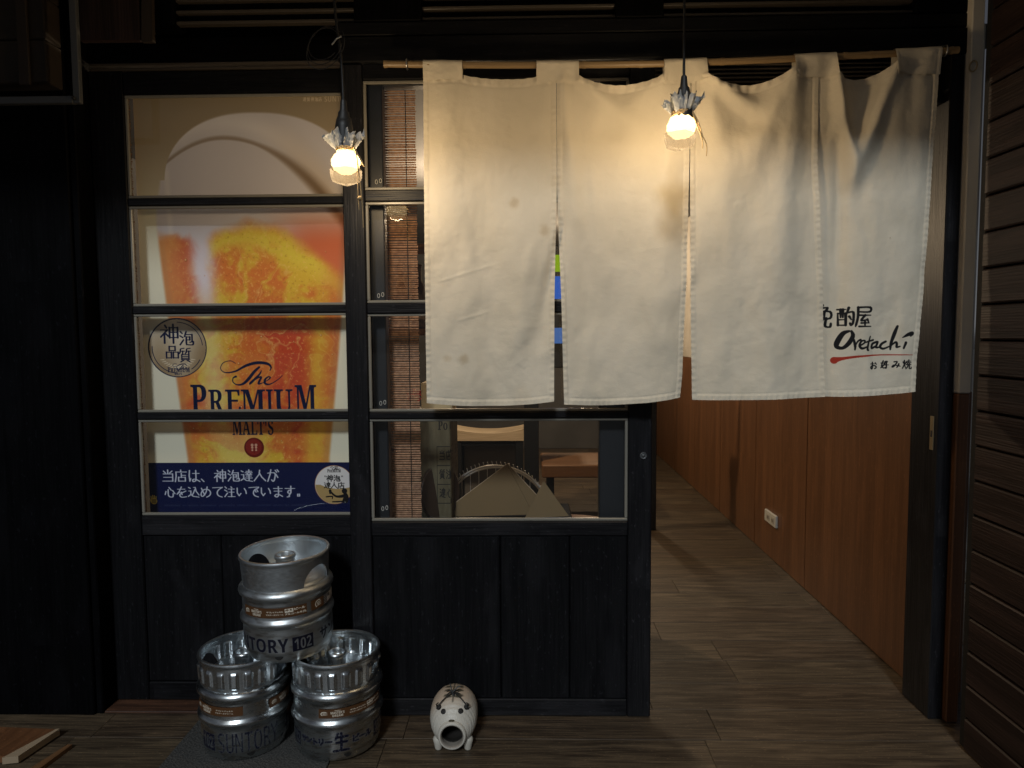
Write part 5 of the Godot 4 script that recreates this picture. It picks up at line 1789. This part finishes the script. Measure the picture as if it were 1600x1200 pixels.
# ------------------------------------------------------------------ pig
func build_pig():
	var t := thing("pig_figure", "white ceramic pig with a round open mouth and a leaf pattern on its back", "pig figure", Vector3(-0.273, 0.0, 0.150))
	t.rotation.y = 0.02
	t.scale = Vector3(1.0, 0.93, 1.0)
	var n := noise(601, 6.0, 3)
	# profile along the body from tail to mouth: (z, radius, centre height)
	var prof := [[-0.100, 0.001, 0.108], [-0.096, 0.030, 0.108], [-0.083, 0.055, 0.108], [-0.055, 0.077, 0.1075], [-0.02, 0.0875, 0.107], [0.018, 0.0895, 0.105], [0.050, 0.0865, 0.101], [0.074, 0.078, 0.095], [0.091, 0.067, 0.087], [0.103, 0.0565, 0.080], [0.108, 0.0520, 0.0760], [0.113, 0.0525, 0.0745], [0.1195, 0.0490, 0.0738], [0.1210, 0.0440, 0.0735], [0.117, 0.0395, 0.0733], [0.105, 0.0385, 0.0745], [0.08, 0.048, 0.085], [0.04, 0.07, 0.097], [-0.02, 0.075, 0.104], [-0.07, 0.05, 0.106], [-0.085, 0.001, 0.107]]
	var P := PackedVector3Array()
	for k in prof.size() - 1:
		for s in 6:
			var a := Vector3(prof[k][0], prof[k][1], prof[k][2] + 0.010)
			var c := Vector3(prof[k + 1][0], prof[k + 1][1], prof[k + 1][2] + 0.010)
			var pa := a - (c - a)
			if k > 0: pa = Vector3(prof[k - 1][0], prof[k - 1][1], prof[k - 1][2] + 0.010)
			var pc := c
			if k + 2 < prof.size(): pc = Vector3(prof[k + 2][0], prof[k + 2][1], prof[k + 2][2] + 0.010)
			P.append(a.cubic_interpolate(c, pa, pc, s / 6.0))
	var seg := 96
	var pos := PackedVector3Array()
	var uv := PackedVector2Array()
	var col := PackedColorArray()
	var cream := Color(0.60, 0.57, 0.50)
	for j in P.size():
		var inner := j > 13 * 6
		for i in seg + 1:
			var a := TAU * i / seg
			var r := maxf(P[j].y, 0.0006)
			# thrown ridges on the outside
			if not inner: r += 0.0011 * sin(P[j].x * 520.0) * smoothstep(0.02, 0.05, r) * smoothstep(0.104, 0.090, P[j].x)
			var p := Vector3(sin(a) * r * 0.97, P[j].z + cos(a) * r * 1.06, P[j].x)
			var c := cream
			# warm stain on the upper left, speckles
			c = c.lerp(Color(0.56, 0.40, 0.27), 0.7 * smoothstep(0.02, 0.10, p.y - 0.10 - p.x * 0.25) * smoothstep(0.10, 0.04, p.z))
			c = c.lerp(Color(0.45, 0.42, 0.37), 0.35 * smoothstep(0.0, 0.5, n.get_noise_3d(p.x, p.y, p.z)))
			# leaf pattern on the back: a stem with pairs of leaves
			if cos(a) > 0.4 and not inner and P[j].x < 0.068:
				var zz := P[j].x + 0.01
				var s := sin(a) * r
				var stem := smoothstep(0.006, 0.003, absf(s)) * smoothstep(-0.1, -0.08, zz)
				var k := 0.0
				for e in [0.052, 0.022, -0.006, -0.034, -0.062]:
					for sg in [-1.0, 1.0]:
						var d := Vector2(s * sg - 0.021, zz - e)
						d = d.rotated(0.55)
						k = maxf(k, smoothstep(1.1, 0.8, sqrt(pow(d.x / 0.019, 2.0) + pow(d.y / 0.009, 2.0))))
				c = c.lerp(Color(0.045, 0.045, 0.03), maxf(k, stem) * 0.95)
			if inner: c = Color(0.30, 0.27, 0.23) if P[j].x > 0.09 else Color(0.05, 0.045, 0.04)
			pos.append(p)
			uv.append(Vector2(i / float(seg), j / float(P.size())))
			col.append(c)
	var b := Buf.new()
	grid_into(b, pos, seg + 1, P.size(), uv, true, true, col)
	var m := flat(Color.WHITE, 0.45)
	m.vertex_color_use_as_albedo = true
	m.heightmap_enabled = true
	m.heightmap_texture = ImageTexture.create_from_image(noise(602, 0.05, 4).get_seamless_image(128, 128))
	m.heightmap_scale = 0.05
	m.uv1_scale = Vector3(6, 4, 1)
	put("body", b.mesh(), m, t)
	var cm := flat(srgb(0.58, 0.55, 0.48), 0.45)
	for q in [[-0.054, 0.066], [0.053, 0.068], [-0.05, -0.05], [0.05, -0.05]]:
		var leg := Buf.new()
		lathe_into(leg, PackedVector2Array([Vector2(0.0005, 0.0), Vector2(0.009, 0.001), Vector2(0.0125, 0.006), Vector2(0.0165, 0.028), Vector2(0.020, 0.044), Vector2(0.016, 0.052), Vector2(0.004, 0.057)]), 20)
		put("leg", leg.mesh(), cm, t, Vector3(q[0], 0, q[1]))
	var dark := flat(srgb(0.012, 0.01, 0.009), 0.6)
	var skin := func(zz: float, a: float) -> Vector3:
		for k in 13 * 6:
			if P[k].x <= zz and P[k + 1].x >= zz:
				return Vector3(sin(a) * P[k].y * 0.97, P[k].z + cos(a) * P[k].y * 1.06, zz)
		return Vector3.ZERO
	# eyes: holes with dark rims
	for q in [[0.087, -0.50], [0.087, 0.46]]:
		var at_: Vector3 = skin.call(q[0], q[1])
		var n1: Vector3 = skin.call(q[0], q[1] + 0.05) - at_
		var n2: Vector3 = skin.call(q[0] - 0.012, q[1]) - at_
		var nrm := n1.cross(n2).normalized()
		if nrm.z < 0.0: nrm = -nrm
		var bx := nrm.cross(Vector3.UP).normalized()
		var e := Buf.new()
		lathe_into(e, PackedVector2Array([Vector2(0.0005, 0.0012), Vector2(0.007, 0.0012), Vector2(0.0095, 0.0004), Vector2(0.0105, -0.003)]), 20, true)
		var eo := Buf.new()
		eo.add(e, Transform3D(Basis(bx, nrm, bx.cross(nrm)), Vector3.ZERO))
		put("eye", eo.mesh(), dark, t, at_)
	var sp := Buf.new()
	lathe_into(sp, PackedVector2Array([Vector2(0.0005, 0.0015), Vector2(0.006, 0.001), Vector2(0.0075, -0.001)]), 16, true)
	var so := Buf.new()
	so.add(sp, Transform3D(Basis(Vector3.RIGHT, 0.75) * Basis.from_scale(Vector3(1.5, 1, 0.75)), Vector3.ZERO))
	put("nose_mark", so.mesh(), flat(srgb(0.07, 0.06, 0.035), 0.6), t, skin.call(0.110, 0.0) + Vector3(-0.001, 0.001, 0.001))
	# ears: small curled flaps with dark tips and a hole for the wire
	for sx in [-1.0, 1.0]:
		pos = PackedVector3Array()
		uv = PackedVector2Array()
		for j in 9:
			for i in 9:
				var u := i / 8.0 - 0.5
				var v := j / 8.0
				var wdt := 0.034 * (1.0 - 0.75 * v * v)
				var p := Vector3(sx * 0.048 + u * wdt + sx * 0.010 * v, 0.167 + 0.022 * v - 0.012 * v * v, 0.062 + 0.018 * v - 0.02 * u * u)
				pos.append(p)
				uv.append(Vector2(u, v))
		b = Buf.new()
		grid_into(b, pos, 9, 9, uv)
		var ear := put("ear", b.mesh(), cm, t)
		put("ear_hole", lathe(globe(0.0105, 0.0, 8), 14), dark, ear, Vector3(sx * 0.050, 0.173, 0.071))
	# dried dark tuft tied to the wire
	for k in 9:
		var a := TAU * k / 9.0
		put("tuft_leaf", tube(smooth_path(PackedVector3Array([Vector3(0.0, 0.200, 0.035), Vector3(cos(a) * 0.012, 0.210 + 0.004 * (k % 3), 0.035 + sin(a) * 0.010), Vector3(cos(a) * 0.026, 0.206 + 0.006 * (k % 2), 0.036 + sin(a) * 0.020)]), 4), 0.0042, 6, 0.001), dark, t)
	# wire handle with a twisted hook
	for sx in [-1.0, 1.0]:
		put("handle_wire", tube(smooth_path(PackedVector3Array([Vector3(sx * 0.050, 0.173, 0.076), Vector3(sx * 0.050, 0.184, 0.078), Vector3(sx * 0.028, 0.203, 0.06), Vector3(0.002, 0.216, 0.04)]), 6), 0.0024, 6), M.rubber, t)
		put("wire_end", tube(PackedVector3Array([Vector3(sx * 0.056, 0.178, 0.078), Vector3(sx * 0.058, 0.190, 0.080), Vector3(sx * 0.050, 0.196, 0.080)]), 0.0022, 6), M.rubber, t)
	put("handle_wire", tube(PackedVector3Array([Vector3(0.002, 0.195, 0.045), Vector3(-0.004, 0.222, 0.042), Vector3(-0.012, 0.250, 0.038)]), 0.0026, 6, 0.0016), M.steel_dark, t)
	put("handle_wire", tube(PackedVector3Array([Vector3(0.0, 0.218, 0.04), Vector3(0.014, 0.232, 0.036), Vector3(0.026, 0.238, 0.034)]), 0.0022, 6), M.steel_dark, t)

func carton_material() -> StandardMaterial3D:
	var w := 256
	var h := 512
	var n := noise(701, 0.02, 4)
	var im := Image.create_empty(w, h, false, Image.FORMAT_RGB8)
	for y in h:
		for x in w:
			im.set_pixel(x, y, srgb(0.085, 0.072, 0.038).lerp(srgb(0.12, 0.105, 0.06), 0.5 + n.get_noise_2d(x, y * 0.4)))
	# one picture repeats every 0.6 units up: a big mark and a table of boxes
	var c := Color(0.07, 0.06, 0.045)
	latin(im, "Po", face("Droid Serif", 700), 60, 96, 120, 130, c)
	for k in 3:
		im.fill_rect(Rect2i(50, 190 + k * 70, 150, 3), c)
		line_of(im, ["当店品", "質注人", "達心込"][k], 66, 206 + k * 70, 34, 42, 2.0, 2.2, c)
	im.fill_rect(Rect2i(50, 400, 150, 3), c)
	im.fill_rect(Rect2i(50, 190, 3, 213), c)
	im.fill_rect(Rect2i(198, 190, 3, 213), c)
	var m := flat(Color.WHITE, 0.7)
	m.albedo_texture = ImageTexture.create_from_image(im)
	m.uv1_scale = Vector3(1.0 / 0.175, -1.0 / 0.6, 1)
	m.uv1_offset = Vector3(0, 0.08, 0)
	return m

func build_small_things():
	# boards on the floor at the left edge
	var a := thing("loose_board", "flat orange brown board lying on the floor at the left edge", "board")
	put("board", slabq(Vector3(-2.35, 0.030, 0.36), Vector3(-1.80, 0.030, 0.318), Vector3(-1.765, 0.030, 0.150), Vector3(-2.35, 0.030, 0.115), 0.024), M.wainscot, a)
	put("edge", slabq(Vector3(-1.845, 0.032, 0.335), Vector3(-1.795, 0.032, 0.325), Vector3(-1.763, 0.032, 0.150), Vector3(-1.775, 0.032, 0.150), 0.024), M.card_edge, a)
	var s := thing("wood_strip", "narrow pale wooden strip on the floor beside the orange brown board", "wood strip")
	put("strip", slabq(Vector3(-1.745, 0.016, 0.45), Vector3(-1.700, 0.016, 0.45), Vector3(-1.668, 0.016, 0.225), Vector3(-1.685, 0.016, 0.225), 0.014), M.brown_wood, s)
